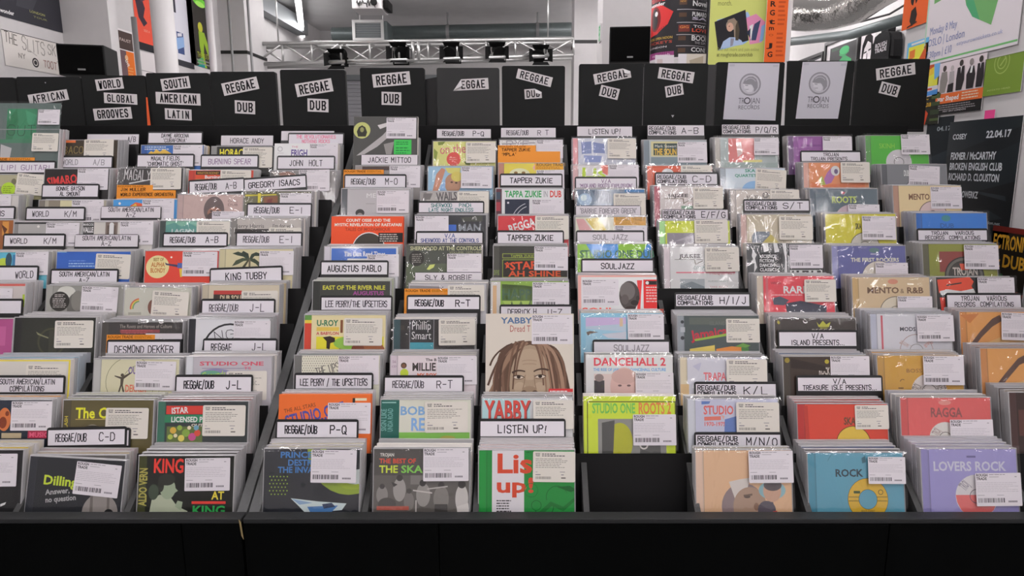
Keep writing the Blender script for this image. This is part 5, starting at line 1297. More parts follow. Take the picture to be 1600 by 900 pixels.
 ('I', 0, 894, 215, 3, 'S', 'c8ccd8', 'd89498', 'pale wrapped CD with violet-blue blocks', [(949, 217, 'C')], 'p 7c8ab8 908,222 924,221 924,240 909,241;p 7c8ab8 927,222 944,225 945,240 927,239;p 8a98c8 912,243 940,244 938,254 914,254'),
 ('I', 1, 894, 257, 4, 'S', 'd9d5d5', 'd8b0b0', 'white CD with lime lowercase letters', [(951, 258, 'W')], 't 908 262 947 278 b8d242 Lis;p e07262 938,258 950,258 950,275 942,270'),
 ('I', 2, 900, 295, 4, 'S', '6c7e92', None, 'steel-blue CD above a faint pale-ink card', [(958, 303, 'C')], 'e 914 312 11 10 9ab4cc;e 912 309 5 5 c8d8e4;r 976 295 1008 300 3c7ab2;p 4a5a70 925,298 955,298 955,318 935,318'),
 ('I', 3, 898, 338, 4, 'S', 'e8dac8', None, 'pastel CD with an ochre top label', [(960, 353, 'W')], 'p d8c464 915,342 935,340 948,360 930,362;p e0a4a4 900,342 912,342 925,360 905,360;r 959 338 1009 352 d8a242;t 962 340 1008 345 946e2a ROUGH TRADE;t 962 346.4 1000 350.8 b8842a ESSENTIAL'),
 ('I', 4, 901, 380, 4, 'S', '8ac232', None, 'lime and blue CD with tall slab capitals', [], 'p 3c8cd2 915,380 966,380 966,405 930,405;p 3c8cd2 1012,380 1025,380 1025,440 1008,440 1000,402;t 906 391 1022 402.5 386a52 STUDIO ONE DUB'),
 ('I', 5, 903, 430, 4, 'D', 'e8e0dc', None, 'white and red CD with a boy\'s grey head', [(909, 437, 'W')],
  'r 903 430 1040 433 e0a49c;r 903 430 908 500 e0a49c;p d84242 995,438 1003,438 1001,462 999,500 993,500 997,462;e 983 462 16 23 4a4442;e 980 455 12 14 6a6462;e 976 468 6 8 5a5250;e 991 473 6 4 2e2826;e 996 466 3 4 3a3432;e 985 481 8 3 3a2e2c;r 1005 437 1037 482 d83232;r 1008 439 1034 445 1c1a1a;c 1011 442 2.6 e8e0e0;l 1009 448 1034 472 4.4 f0b8b4;t 909 481 960 489 e05242 SOUL;t 1006 483 1036 489 e05242 FIRE', {'backs': ['d8a098', 'd8a098', 'e0b0a8']}),
 ('I', 6, 907, 489, 4, 'P', '8cc2e2', None, 'light blue CD with a lilac painted sky', [(980, 491, 'W')], 'r 915 496 978 560 9ac6e4;r 915 496 978 510 c8b4e2;p b8cae8 915,510 978,506 978,518 915,514;r 968 497 973 510 d8c0a0;p c8ccd8 940,522 978,518 978,530 950,528;p 6c5c52 916,519 922,517 935,519 924,521 918,524', {'backs': ['d8d0a8', 'b8d0e0', 'c8d8e0']}),
 ('I', 7, 915, 554, 3, 'P', 'e8e0e2', None, 'white CD with a red slab title over blue', [(992, 582, 'W')],
  't 927 559 1040 571 d84252 DANCEHALL 2;t 927 575 1040 579.5 5ca2d2 THE RISE OF JAMAICAN DANCEHALL CULTURE;r 928 584 1044 670 dcc8c4;r 928 594 944 640 3a363a;e 936 590 7 6 8a7a78;e 975 604 22 30 d4b0a8;e 968 602 3 1.6 6a5050;e 982 602 3 1.6 6a5050;e 975 588 20 12 c8a49c'),
 ('I', 8, 912, 620, 3, 'P', 'c8e038', None, 'acid yellow CD with a green and orange title', [(988, 647, 'W')],
  'a 960 716 0 1 0 360 c8e038;r 917 627 1056 628.4 3a4214;r 917 627 918.4 760 3a4214;r 1054 627 1055.4 760 3a4214;t 925 630 992 645 6cc252 STUDIO ONE;t 997 629 1048 646 e08242 ROOTS 2;r 934 654 1040 760 8c8c88;e 968 690 20 30 b0b22c;p 4c4c4a 940,660 960,656 955,760 940,760;p 5a5a58 1000,690 1030,680 1034,760 995,760;c 1005 694 7 d8d4d0;c 1005 694 4.6 5a5a58'),
 ('J', 0, 1005, 218, 3, 'J', 'a8b0b4', '7a868e', 'grey-green CD with an ochre title box', [(1058, 222, 'W')], 'r 1017 221 1060 245 c8c092;r 1021 224 1058 243 3c4c4a;n 1023 226 1057 230.5 d8d8d0 Mark Stewart;t 1022 232.5 1057 242 d8b242 THE SOUN;r 1017 246 1106 270 7c8c92;r 1040 224 1041 243 c8c092'),
 ('J', 1, 1010, 258, 4, 'S', 'd85c3a', 'd8705a', 'orange-red CD with a white half disc', [(1063, 259, 'C')], 'c 1043 273 10 f0e8e0;e 1043 272 3 2 d85c3a'),
 ('J', 2, 1021, 290, 4, 'S', 'd4ccca', 'b46470', 'pale CD with an empty speech-bubble outline', [(1082, 294, 'C')], 't 1044 303 1075 308 3c3632 JAJZEE;r 1038 310 1068 311 6c6252;p 6c6252 1066.6,310 1068,310 1068.4,317 1082,309.6 1082,310.8 1067.2,319;r 1064 322 1082 327 7c9c84;n 1074 317 1082 320 c07a80 TO'),
 ('J', 3, 1029, 344, 3, 'S', 'cad83c', 'a6de90', 'lime CD with a light green spine', [(1084, 344, 'C')], 'r 1042 346 1090 364 cede3a;n 1048 348 1064 350.6 5a6a2a TROJAN;p 8e8892 1042,364 1090,364 1136,376 1136,420 1042,420;p a8a2ac 1052,378 1082,366 1090,372'),
 ('J', 4, 1036, 384, 4, 'S', 'e4dcde', 'dcd0d4', 'white CD with a long pink caption line', [(1100, 387, 'C')],
  't 1062 397 1094 403 4c4a4a JULKEE;r 1054 405 1098 406 8c8a88;p 8c8680 1084,406 1085.4,406 1087,412 1098,407 1098,408.4 1086,414;n 1083 416 1125 421 7c9c94 COMPOSITIONS;p 8a8886 1100,413 1113,421 1112,422 1099,414;r 1056 425 1148 427 d87484;n 1108 423 1148 429 d87484 FREQUENCY;r 1062 436 1100 470 a8b0b4;p 7a868c 1062,446 1080,440 1100,448 1100,470 1062,470;r 1102 434 1150 470 e8e0de;n 1105 438 1137 441 8a9a94 AUDIO SPIRIT;n 1108 447 1136 450 c88a90 TAKE AWAY', {}),
 ('J', 6, 1057, 492, 5, 'J', '4a5454', '8c9298', 'dark green CD with a slanted red title and fruit', [(1134, 498, 'C')],
  'r 1077 496 1197 507 5a605a;n 1108 502 1134 508 6a706a ISLAND;t 1080 513 1136 527 b83242@8 Jamaica;p 8cac42 1084,530 1140,520 1140,524 1086,533;p d8c262 1077,545 1116,539 1117,570 1077,570;p e08c44 1118,545 1142,541 1165,543 1168,570 1119,570;c 1163 545 6 4a7c42;p 6a9a4a 1148,541 1160,536 1172,540 1164,543;c 1066 503 2.6 3a3e42;r 1063 511 1070 519 aab0b4;c 1066 528 3 3a3e42', {'backs': ['b8b8bc', '9a9a9e', 'a8a8a4']}),
 ('J', 7, 1061, 557, 4, 'S', 'd0d0de', 'd8ccb0', 'pale lilac CD with salmon capitals', [(1134, 561, 'C')], 't 1099 582 1134 594 e06c74 TRAPA;p c0c0d4 1082,572 1096,566 1092,580;r 1061 600 1076 640 d8b884', {}),
 ('J', 8, 1073, 622, 3, 'S', 'c4c6dc', 'ced2de', 'silver-blue CD with red block letters', [(1149, 628, 'C')],
  'p 5c7aba 1096,627 1110,627 1108,631 1096,632;t 1099 634 1146 647 e0625c STUDIO;p e07262 1100,651 1126,650 1126,656 1100,657;t 1099 659 1133 665 e0625c 1970-1975;p 5c7aba 1132,655 1150,650 1160,675 1130,690;p e8a89a 1126,648 1132,650 1130,655'),
 ('J', 9, 1085, 702, 2, 'S', 'e0b28c', 'dcbca6', 'peach CD with overlapping portrait discs', [(1168, 704, 'W')],
  'e 1160 790 34 36 8c7a7c;p d4ccc6 1138,752 1156,748 1171,746 1166,765 1150,787;e 1170 790 26 30 a88c78;e 1166 775 5 2 5a4a44;e 1180 790 4 6 8a6a58;p 6a564c 1160,772 1174,770 1174,773 1161,775;e 1205 765 21 14 8cb4bc;e 1205 766 14 17 c8a088;e 1206 757 14 9 5c5456;e 1196 795 14 14 58525c;p 58525c 1184,790 1190,782 1206,783 1210,800 1186,803;p c84a4a 1205,797 1212,796 1212,803'),
 ('K', 0, 1116, 214, 4, 'S', 'a8b4b2', 'b4b0a8', 'grey-green CD with a salmon panel', [(1177, 216, 'W')], 'r 1138 216 1178 254 d87c7a;p e4c0bc 1150,222 1158,222 1160,240 1152,246;p e8d284 1160,251 1190,250 1190,254 1160,254;p 98a8a4 1130,255 1225,255 1225,280 1130,280'),
 ('K', 1, 1124, 262, 4, 'J', 'c2ced6', '9aa4ac', 'pale CD with teal capitals and a blue curve', [(1181, 263, 'C', 4)], 't 1164 264 1180 269 3c8c72 SKA;t 1148 272 1182 276.5 3c8c72 QUARTET;e 1178 300 20 17 8cb4da;r 1184 290 1206 293 c88a4a'),
 ('K', 2, 1140, 296, 4, 'S', 'cdc5bd', 'b8b0aa', 'beige wrapped CD with a circled mark', [(1202, 297, 'C')], 'h 1167 306 1184 312 6c6862 NICE;o 1196 305 4 5 4c4a4a;h 1193.4 302 1198.6 308 4c4a4a U'),
 ('K', 3, 1156, 334, 3, 'S', 'c0b69e', 'c8a8a0', 'tan wrapped CD with a slate block', [(1216, 338, 'C')], 'r 1174 362 1202 392 7c8692;p c8ba64 1186,384 1204,366 1220,384;p d8d0c0 1170,345 1180,360 1170,375'),
 ('K', 4, 1166, 380, 3, 'P', '4a4c4e', None, 'black and white torn CD with a title square', [(1232, 383, 'W')],
  'p e0e0e0 1191,380 1200,380 1201,392 1193,394;p e0e0e0 1208,380 1214,380 1217,393 1210,395;p e0e0e0 1222,380 1228,380 1229,430 1224,428 1226,404;p dcdcdc 1176,390 1182,398 1179,404 1182,418 1177,426 1178,410 1174,400;p e0e0e0 1230,398 1234,402 1231,428;r 1184 395 1222 440 26282a;t 1186 398 1212 403 d8d8d8 >SCIENCE;t 1186 405 1208 410 d8d8d8 FICTION;t 1186 412 1218 417 d8d8d8 DANCEHALL;t 1186 419 1216 424 d8d8d8 CLASSICS<;r 1233 422 1287 440 e0e0e0;r 1236 423 1239 440 303030;r 1243 423 1247 440 303030;r 1252 423 1262 440 303030;r 1266 423 1269 440 303030;r 1275 423 1281 440 303030;c 1257 428 2.6 e0e0e0'),
 ('K', 5, 1181, 430, 4, 'S', 'd83e4c', 'c9bba9', 'red CD with a bold white title', [(1255, 437, 'C')], 'r 1196 434 1200 500 c86068;n 1204 440 1220 444 7a2a34 VARIOUS;t 1223 447 1262 458 eae0e2 RARE;l 1205 460 1253 464 4 f0a0a4;p 4c5262 1206,466 1218,463 1232,469 1224,477 1208,476;p 34384a 1226,474 1250,470 1290,478 1290,500 1230,500'),
 ('K', 6, 1209, 496, 5, 'S', '2f2721', '3a322a', 'black CD with a small yellow crown', [], 'p b8b83a 1276,503 1280,508 1286,501 1291,507 1298,503 1295,511 1279,511;r 1281 512 1293 513 b8b83a;n 1268 514 1304 518 d8d0c8 REGGAE;p a89c34 1216,500 1219,504 1217,507 1214,504'),
 ('K', 7, 1222, 556, 5, 'J', '3b2f28', '423c34', 'dark brown CD with gold dots and white letters', [(1297, 556, 'W')], 't 1279 574 1296 585 c8c0b8 ROCK;c 1292 565 3.4 a89a30;c 1230 563 4 8c7c30;p 2a201a 1236,560 1290,572 1290,580 1236,575', {}),
 ('K', 8, 1244, 630, 4, 'J', 'c84636', 'aa3230', 'red CD with an ochre record edge', [(1335, 633, 'C')], 't 1318 652 1336 663 5c4632 SKA;c 1332 692 27 d0b24a;o 1332 692 26 27 4a3a20;p b03a30 1256,634 1262,634 1264,690 1258,690', {'backs': ['a83a34', '9a302c', 'c86058']}),
 ('K', 9, 1260, 706, 5, 'S', '5c9cb2', '4a8ca2', 'teal-blue CD with a yellow record label', [(1354, 713, 'W')],
  'a 1320 730 28 28.7 100 160 3a6a78;p 3a6a78 1346,716 1352,712 1353,722 1347,724;t 1304 733 1347 744 23343c ROCK;e 1354 779 31.6 32.6 3a3420;e 1354 779 31 32 d2aa32;e 1354 779 14.6 15.4 3a3420;e 1354 779 14 14.8 5c9cb2;r 1324 775 1340 775.8 3a3420;r 1324 781 1340 781.8 3a3420;r 1368 775 1384 775.8 3a3420;r 1368 781 1384 781.8 3a3420;r 1332 766 1342 770 4a5a38;o 1374 768 3 4 4a4420;n 1343 795 1364 798 3a3420 ROCK STEADY'),
 ('L', 0, 1230, 212, 3, 'S', '8c4c94', '6c4c78', 'violet CD behind a handwritten card', [(1284, 214, 'W')], 'p a060a8 1246,218 1270,216 1262,230 1248,232;r 1252 226 1282 229 7a3c84'),
 ('L', 1, 1254, 253, 4, 'S', 'e88c5c', 'd8a898', 'orange CD with a purple cartoon creature', [(1312, 254, 'C')], 'p a86aaa 1287,280 1292,270 1300,261 1309,260 1304,275 1298,286 1289,289;e 1305 267 7 8 e8dada;e 1306 268 3 4 6c5c84;p a8b254 1279,279 1284,275 1290,290 1282,296;p d87848 1266,284 1280,290 1300,288 1350,286 1350,300 1266,300'),
 ('L', 2, 1264, 294, 4, 'S', '5c6c76', '4c5c68', 'slate grey CD with a pale green title', [(1323, 320, 'W')], 't 1299 307 1338 317 b8ca62 ROOTS;c 1328 345 25 c8b2ba;p d05262 1314,300 1321,300 1317.6,304'),
 ('L', 3, 1288, 333, 4, 'S', 'd0c832', None, 'mustard yellow CD with a white half disc', [(1345, 338, 'W')], 't 1336 349 1345 358 3c3c32 SKA;c 1350 386 23 c8c4ba;o 1350 386 22 23 5a5a4a;o 1350 386 8 9 5a5a4a;c 1332 338 2 b0a020'),
 ('L', 4, 1298, 383, 4, 'S', '5c609a', '8a8cb8', 'indigo CD with cream capitals', [(1365, 411, 'W')], 't 1329 403 1404 409 e0dcc2 THE FIRST ROCKERS;c 1372 434 27 d4cec0;o 1372 434 26 27 4a4a6a;e 1366 391 8 4 5a7a7a;r 1360 396 1372 398 a8a8c0'),
 ('L', 5, 1330, 432, 4, 'S', 'd0b892', 'c0a06a', 'tan CD with a brown serif title', [(1399, 463, 'W')], 't 1354 449 1404 458 6c4c32 MENTO;n 1406 451 1412 458 6c4c32 &;t 1416 449 1442 458 6c4c32 R&B;c 1398 488 25 d8ceba;o 1398 488 24 25 4c463a;o 1398 488 9 10 4c463a;e 1395 440 8 4 d08c72', {'backs': ['9a4a54', 'c8a070', '8a7060']}),
 ('L', 6, 1358, 489, 5, 'S', 'd4d4dc', 'b8bccc', 'white CD with a thin brown ring', [(1430, 493, 'W')], 'r 1376 493 1379 560 c85a68;t 1405 511 1430 517 2c2c3c MODS;o 1430 548 25 26 a88c88;o 1430 548 10 11 8c8a8a;t 1408 530 1414 544 c0a8a4@60 TROJ;t 1446 530 1452 544 d0a8a4@-60 REC', {'backs': ['c8ccd8', '9aa0b0', 'c8c4c4']}),
 ('L', 7, 1369, 554, 4, 'S', 'ca9a3a', 'b88c3c', 'golden CD with a white label disc', [(1440, 556, 'W')], 'n 1415 576 1440 582 8c5c32 BOSS;c 1450 612 28 dcd2ce;o 1450 612 11 12 3c3632;t 1426 598 1436 612 8a8078@65 TROJ;t 1464 598 1474 612 8a8078@-65 REC;a 1409 596 3 4 40 180 6c4c22;r 1402 605 1410 607 6c4c22', {'backs': ['c08a3a', 'a8782c', 'b8a080']}),
 ('L', 8, 1405, 620, 4, 'S', 'd85c5a', 'c8504e', 'coral red CD with dark capitals', [(1480, 655, 'W')], 't 1453 637 1502 651 8c4c4a RAGGA;e 1476 629 10 4 e08c82;c 1475 684 25 e0d8d2;o 1475 684 9 10 4c3c3a;t 1456 668 1466 680 a89490@60 TROJ;r 1452 688 1502 712 c8523e', {}),
 ('L', 9, 1437, 700, 5, 'S', '9a94ca', '8a84b8', 'lavender CD with a pale spaced title', [(1519, 738, 'W')], 't 1457 721 1570 735 cacae2 LOVERS ROCK;c 1523 774 33 d8d4d6;p e06c6a 1490.4,772 1555.6,772 1554,783 1548,795 1540,802 1506,802 1498,795 1492,783;t 1498 750 1510 764 9a94a0@50 TROJ;o 1523 774 10 11 5a5060;r 1510 712 1524 715 6a6494', {'backs': ['8a84b8', 'b8b4d0', 'a8a4b8']}),
 ('M', 0, 1351, 211, 4, 'S', '4ab232', '5c9c54', 'green CD with a grey half disc', [(1406, 211, 'W')], 'c 1403 254 20 d0ccd0;o 1403 254 7 8 6c6a6a;n 1373 224 1398 232 8ac83a SKINH', {'backs': ['6a8a60', '3a8a34', '5a7a5a']}),
 ('M', 1, 1376, 256, 4, 'J', '7c7e82', '5c5e62', 'steel grey CD with a pale label disc', [(1420, 258, 'W', 3)], 't 1412 266 1420 275 d8d8d8 DUB;c 1435 302 24 c8c0c8;o 1435 302 23 24 4a4a4e', {'backs': ['5c5e62', '6c6e72', '4a4c50']}),
 ('M', 2, 1394, 289, 4, 'J', 'dcc69a', 'b08c7a', 'tan CD with half a serif title', [(1453, 292, 'W')], 't 1419 303 1452 312 7c5c4a MENTO;c 1456 336 22 d0bab8;o 1456 336 21 22 4c3c3a;o 1456 336 6 7 4c3c3a'),
 ('M', 3, 1430, 332, 5, 'S', '2c7ad2', '2c6aba', 'bright blue CD behind a two-line card', [], 'e 1478 341 7 5 3a8c94;n 1468 349 1490 356 245494 DUB', {'backs': ['2c5a9a', '3a6aa8', '4a6a8a']}),
 ('M', 4, 1440, 380, 5, 'S', '8c923a', '5c5c44', 'olive CD with a dark red block and badge', [(1504, 383, 'W')], 'r 1467 393 1506 425 8c3c36;c 1505 432 31 2e2e2c;o 1505 432 25 29 6a6a62;c 1505 432 24 3c3c38;t 1487 418 1526 430 c8c0b8 TROJAN;p e05a40 1498,412 1508,412 1512,422 1500,422', {'backs': ['4a4a3a', '5a5a44', '6a5a4a']}),
 ('M', 5, 1462, 433, 2, 'P', '2b2b2b', None, 'black CD with jagged red and white blocks', [(1525, 434, 'W')], 'p e04c32 1464,437 1490,435 1515,433 1521,440 1517,447 1521,455 1490,454 1466,458;p 2b2b2b 1478,445 1502,441 1502,443 1478,447;p e8e4e0 1467,455 1480,452 1500,455 1520,451 1523,458 1500,462 1469,461;p d84232 1467,465 1520,463 1520,490 1469,490'),
 ('M', 6, 1498, 486, 4, 'S', 'e09a54', 'd08a48', 'orange CD with dark streak and white sticker', [(1562, 488, 'W', 2)], 'p 5c4238 1512,540 1530,518 1550,498 1562,492 1566,501 1550,510 1532,527 1518,544;p e8b070 1540,535 1580,520 1620,530 1620,560 1530,560;p c87a3c 1500,492 1530,490 1515,505', {'backs': ['b05a34', '8a4a34', 'c08a58']}),
 ('M', 7, 1530, 543, 4, 'S', 'e09c56', 'c88850', 'orange CD with dark streak but no sticker', [], 'p 5c4238 1550,606 1570,582 1590,560 1602,554 1610,562 1592,570 1572,592 1557,610;p e8b070 1580,600 1620,585 1660,600 1660,640 1570,640', {'backs': ['8a4a2c', '6a3a28', 'a8683c', 'b8c890']}),
 ('M', 8, 1575, 612, 5, 'J', '3a2c2a', '4a3634', 'dark maroon CD with tall brown spines', [], 'r 1590 640 1640 680 5a3a34', {'backs': ['3a2a2a', '4a3434', '2c2424', '7a6a58']}),
]
for d in DISCS:
    opts = d[11] if len(d) > 11 else {}
    disc(*d[:11], **opts)

# ------------------------------------------------------------------ cards in the rack
HN = 'handwritten name card'
def GC(s):
    return 'card lettered ' + s
CARDS = [
 ('A', 0, -30, 254, 88, 270, 'PHILLIPI GUITARI', 'purple-lettered name card', 'f', 0, 'v'),
 ('A', 0, -40, 247, 55, 253, '', 'orange paper tab', 'f', 0, 'k', 'orange_tab'),
 ('A', 2, -75, 325, 25, 342, 'COMPILATIONS', 'card ending a handwritten word', 'f', 0),
 ('B', 0, 137, 210, 219, 226, '                A/B', 'white initialled card', 'b', 0, 'm', 'plain'),
 ('B', 0, 90, 246, 177, 262, 'WORLD~A/B', 'faded card', 'f', 0, 'g'),
 ('B', 1, 68, 290, 156, 308, 'BONNIE BATSON\nAL SMOUNT', 'two-line handwritten card', 'f'),
 ('B', 2, 43, 326, 134, 343, 'WORLD~K/M', GC('WORLD'), 'f', 0, 'm'),
 ('B', 3, 8, 368, 103, 385, 'WORLD~K/M', GC('WORLD'), 'f', 0, 'm'),
 ('B', 4, -40, 418, 62, 440, '             WORLD', GC('WORLD'), 'f', 0, 'm'),
 ('B', 5, -66, 470, 37, 490, '', 'blank white card', 'f'),
 ('C', 0, 233, 208, 317, 224, "DAYME AROCENA\n'CUBAFONIA'", 'two-line handwritten card', 'b', 0, 'k'),
 ('C', 0, 216, 243, 304, 261, "MAGALY FIELDS\n'CHROMATIC GHOST'", 'two-line handwritten card', 'f'),
 ('C', 1, 183, 290, 277, 311, 'JIM MULLER\nWORLD EXPERIENCE ORCHESTRA', 'orange handwritten tab', 'f', 0, 'k', 'orange'),
 ('C', 2, 159, 323, 253, 341, 'SOUTH AMERICAN/LATIN\nA-Z', GC('SOUTH AMERICAN/LATIN'), 'f', 0, 'm', 'plain'),
 ('C', 3, 118, 367, 218, 386, 'SOUTH AMERICAN/LATIN\nA-Z', GC('SOUTH AMERICAN/LATIN'), 'f', 0, 'm', 'plain'),
 ('C', 4, 82, 423, 186, 443, 'SOUTH AMERICAN/LATIN\nA-Z', GC('SOUTH AMERICAN/LATIN'), 'f', 0, 'k'),
 ('C', 7, -12, 590, 103, 613, 'SOUTH AMERICAN/LATIN\nCOMPILATIONS', GC('SOUTH AMERICAN/LATIN'), 'f', 0, 'm'),
 ('D', 0, 346, 212, 428, 228, 'HORACE ANDY', HN, 'b', 0, 'm', 'plain'),
 ('D', 0, 316, 244, 404, 261, 'BURNING SPEAR', 'faintly lettered name card', 'f', 0, 'v'),
 ('D', 1, 301, 282, 386, 301, 'REGGAE/DUB~A-B', GC('REGGAE/DUB A-B'), 'f', -3),
 ('D', 3, 257, 366, 356, 384, 'REGGAE/DUB~A-B', GC('REGGAE/DUB A-B'), 'f'),
 ('D', 6, 228, 521, 286, 530, '', 'small white slip', 'f', 0, 'k', 'plain', -1),
 ('D', 6, 167, 524, 243, 535, '', 'orange paper tab', 'f', 0, 'k', 'orange_tab'),
 ('D', 6, 170, 534, 284, 557, 'DESMOND DEKKER', HN, 'f', 0, 'k', 'edge', .4),
 ('D', 8, 84, 673, 206, 697, '', 'blank white card', 'f', -1, 'k', 'edge', -.8),
 ('D', 8, 78, 671, 200, 695, 'REGGAE/DUB~C-D', GC('REGGAE/DUB C-D'), 'f', -1),
 ('E', 0, 440, 205, 523, 220, '', 'blank white card', 'b', 0, 'k', 'plain', -1),
 ('E', 0, 452, 210, 537, 225, "THE REVOLUTIONARIES\nNOTHING ROCKS", 'pink-lettered card', 'b', 0, 'p', 'edge', 1),
 ('E', 0, 435, 246, 523, 264, 'JOHN  HOLT', HN, 'f'),
 ('E', 1, 385, 278, 484, 296, 'GREGORY ISAACS', 'grey tilted name card', 'f', -4, 'k', 'edge', 0, None, .62),
 ('E', 2, 388, 320, 487, 338, 'REGGAE/DUB~E-I', GC('REGGAE/DUB E-I'), 'f'),
 ('E', 3, 371, 365, 472, 384, 'REGGAE/DUB~E-I', GC('REGGAE/DUB E-I'), 'f', 0, 'm'),
 ('E', 4, 333, 420, 444, 442, 'KING TUBBY', HN, 'f', -2.2, 'k', 'edge', 0, None, .6),
 ('E', 5, 317, 470, 430, 492, 'REGGAE/DUB~J-L', GC('REGGAE/DUB J-L'), 'f', 0, 'm'),
 ('E', 6, 320, 532, 433, 553, 'REGGAE~J-L', GC('REGGAE J-L'), 'f'),
 ('E', 7, 277, 589, 395, 613, 'REGGAE/DUB~J-L', GC('REGGAE/DUB J-L'), 'f', 0, 'k', 'edge', 0, None, .6),
 ('F', 0, 565, 242, 653, 258, 'JACKIE MITTOO', HN, 'f', 0, 'k', 'plain'),
 ('F', 1, 537, 266, 600, 273, '', 'orange paper tab', 'f', 0, 'k', 'orange_tab'),
 ('F', 1, 540, 275, 634, 293, 'REGGAE/DUB~M-O', GC('REGGAE/DUB M-O'), 'f', 0, 'k', 'edge', .4),
 ('F', 4, 503, 410, 606, 429, 'AUGUSTUS PABLO', HN, 'f', 0, 'k', 'edge', 0, None, .6),
 ('F', 5, 503, 465, 612, 484, 'LEE PERRY/THE UPSETTERS', HN, 'f', 0, 'm'),
 ('F', 7, 463, 586, 582, 607, 'LEE PERRY / THE UPSETTERS', HN, 'f', 0, 'm'),
 ('F', 8, 434, 659, 559, 683, 'REGGAE/DUB~P-Q', GC('REGGAE/DUB P-Q'), 'f', 0, 'k', 'edge', 0, None, .62),
 ('G', 0, 683, 202, 767, 216, 'REGGAE/DUB~P-Q', GC('REGGAE/DUB P-Q'), 'b', 0, 'k', 'plain'),
 ('G', 2, 655, 317, 755, 332, 'SHERWOOD + PINCH\nLATE NIGHT ENDLESS', 'green-inked two-line card', 'f', 0, 't'),
 ('G', 3, 652, 364, 754, 380, 'V/A\nSHERWOOD AT THE CONTROLS', 'two-line handwritten card', 'f', 0, 'b'),
 ('G', 4, 649, 426, 753, 441, 'SLY & ROBBIE', HN, 'f', 0, 'm', 'plain'),
 ('G', 5, 632, 452, 706, 460, '', 'orange paper tab', 'f', 0, 'k', 'orange_tab'),
 ('G', 5, 638, 464, 749, 483, 'REGGAE/DUB~R-T', GC('REGGAE/DUB R-T'), 'f', 0, 'k', 'edge', .4, None, .62),
 ('G', 7, 602, 590, 723, 611, 'REGGAE/DUB~R-T', GC('REGGAE/DUB R-T'), 'f', 0, 'm'),
 ('H', 0, 783, 200, 868, 215, 'REGGAE/DUB~R T', GC('REGGAE/DUB R T'), 'b', 0, 'm', 'plain'),
 ('H', 0, 778, 228, 875, 252, "TAPPER ZUKIE\n'MPLA'", 'orange handwritten tab', 'f', 0, 'k', 'orange'),
 ('H', 1, 783, 274, 877, 290, 'TAPPER ZUKIE', HN, 'f', 0, 'k', 'edge', 0, None, .6),
 ('H', 3, 778, 363, 879, 380, 'TAPPER ZUKIE', HN, 'f', 0, 'k', 'edge', 0, None, .6),
 ('H', 5, 783, 479, 892, 496, 'DERRICK H~U-Z', HN, 'f', 0, 'm'),
 ('H', 8, 751, 658, 881, 681, 'LISTEN UP!', GC('LISTEN UP'), 'f', 0, 'k', 'edge', 0, None, .55),
 ('I', 0, 902, 198, 987, 213, 'LISTEN UP!', GC('LISTEN UP'), 'b', 0, 'k', 'plain'),
 ('I', 1, 900, 279, 993, 294, "V/A\n'MIDLAND ROOTS EXPLOSION'", 'two-line handwritten card', 'f', 0, 'v'),
 ('I', 2, 900, 322, 1000, 337, "'BARRIE FOREVER GREEN'", 'faint pale-inked card', 'f', 0, 'g', 'plain'),
 ('I', 3, 902, 363, 1004, 378, 'SOUL JAZZ', 'faint grey-inked card', 'f', 0, 'g'),
 ('I', 4, 910, 407, 1019, 424, 'SOULJAZZ', 'boldly inked genre card', 'f', 0, 'k', 'edge', 0, None, .55),
 ('I', 6, 928, 534, 1044, 553, 'SOULJAZZ', 'thinly inked sloping card', 'f', 0, 'g'),
 ('J', 0, 1012, 196, 1099, 212, 'REGGAE/DUB\nCOMPILATIONS|A-B', GC('COMPILATIONS A-B'), 'b', 0, 'k', 'plain'),
 ('J', 1, 1025, 272, 1119, 288, 'REGGAE/DUB\nCOMPILATIONS|C-D', GC('COMPILATIONS C-D'), 'f'),
 ('J', 2, 1035, 328, 1136, 343, 'REGGAE/DUB\nCOMPILATIONS|E/F/G', GC('COMPILATIONS E/F/G'), 'f', 0, 'k', 'plain'),
 ('J', 5, 1056, 460, 1169, 478, 'REGGAE/DUB\nCOMPILATIONS|H/I/J', 'card lettered COMPILATIONS H/I/J', 'f'),
 ('J', 7, 1087, 600, 1210, 620, 'REGGAE/DUB\nCOMPILATIONS|K/L', GC('COMPILATIONS K/L'), 'f'),
 ('J', 8, 1087, 679, 1217, 700, 'REGGAE/DUB\nCOMPILATIONS|M/N/O', GC('COMPILATIONS M/N/O'), 'f'),
 ('K', 0, 1128, 195, 1215, 210, 'REGGAE/DUB\nCOMPILATIONS|P/Q/R', GC('COMPILATIONS P/Q/R'), 'b', 0, 'k', 'plain'),
 ('K', 2, 1163, 314, 1262, 329, 'REGGAE/DUB\nCOMPILATIONS|S/T', GC('COMPILATIONS S/T'), 'f'),
 ('K', 6, 1217, 519, 1335, 540, 'V/A\nISLAND PRESENTS...', 'two-line handwritten card', 'f', 0, 'k'),
 ('K', 7, 1246, 590, 1374, 610, 'V/A\nTREASURE ISLE PRESENTS...', 'two-line handwritten card', 'f', 0, 'k'),
 ('L', 0, 1252, 238, 1342, 252, 'TROJAN\nTROJAN PRESENTS...', 'two-line handwritten card', 'f', 0, 'm'),
 ('M', 3, 1434, 360, 1539, 375, 'TROJAN   VARIOUS\nRECORDS  COMPILATIONS', 'two-line handwritten card', 'f', 0, 'm'),
 ('M', 5, 1479, 461, 1591, 480, 'TROJAN   VARIOUS\nRECORDS  COMPILATIONS', 'two-line handwritten card', 'f', 0, 'm'),
]
for c in CARDS:
    card(*c)

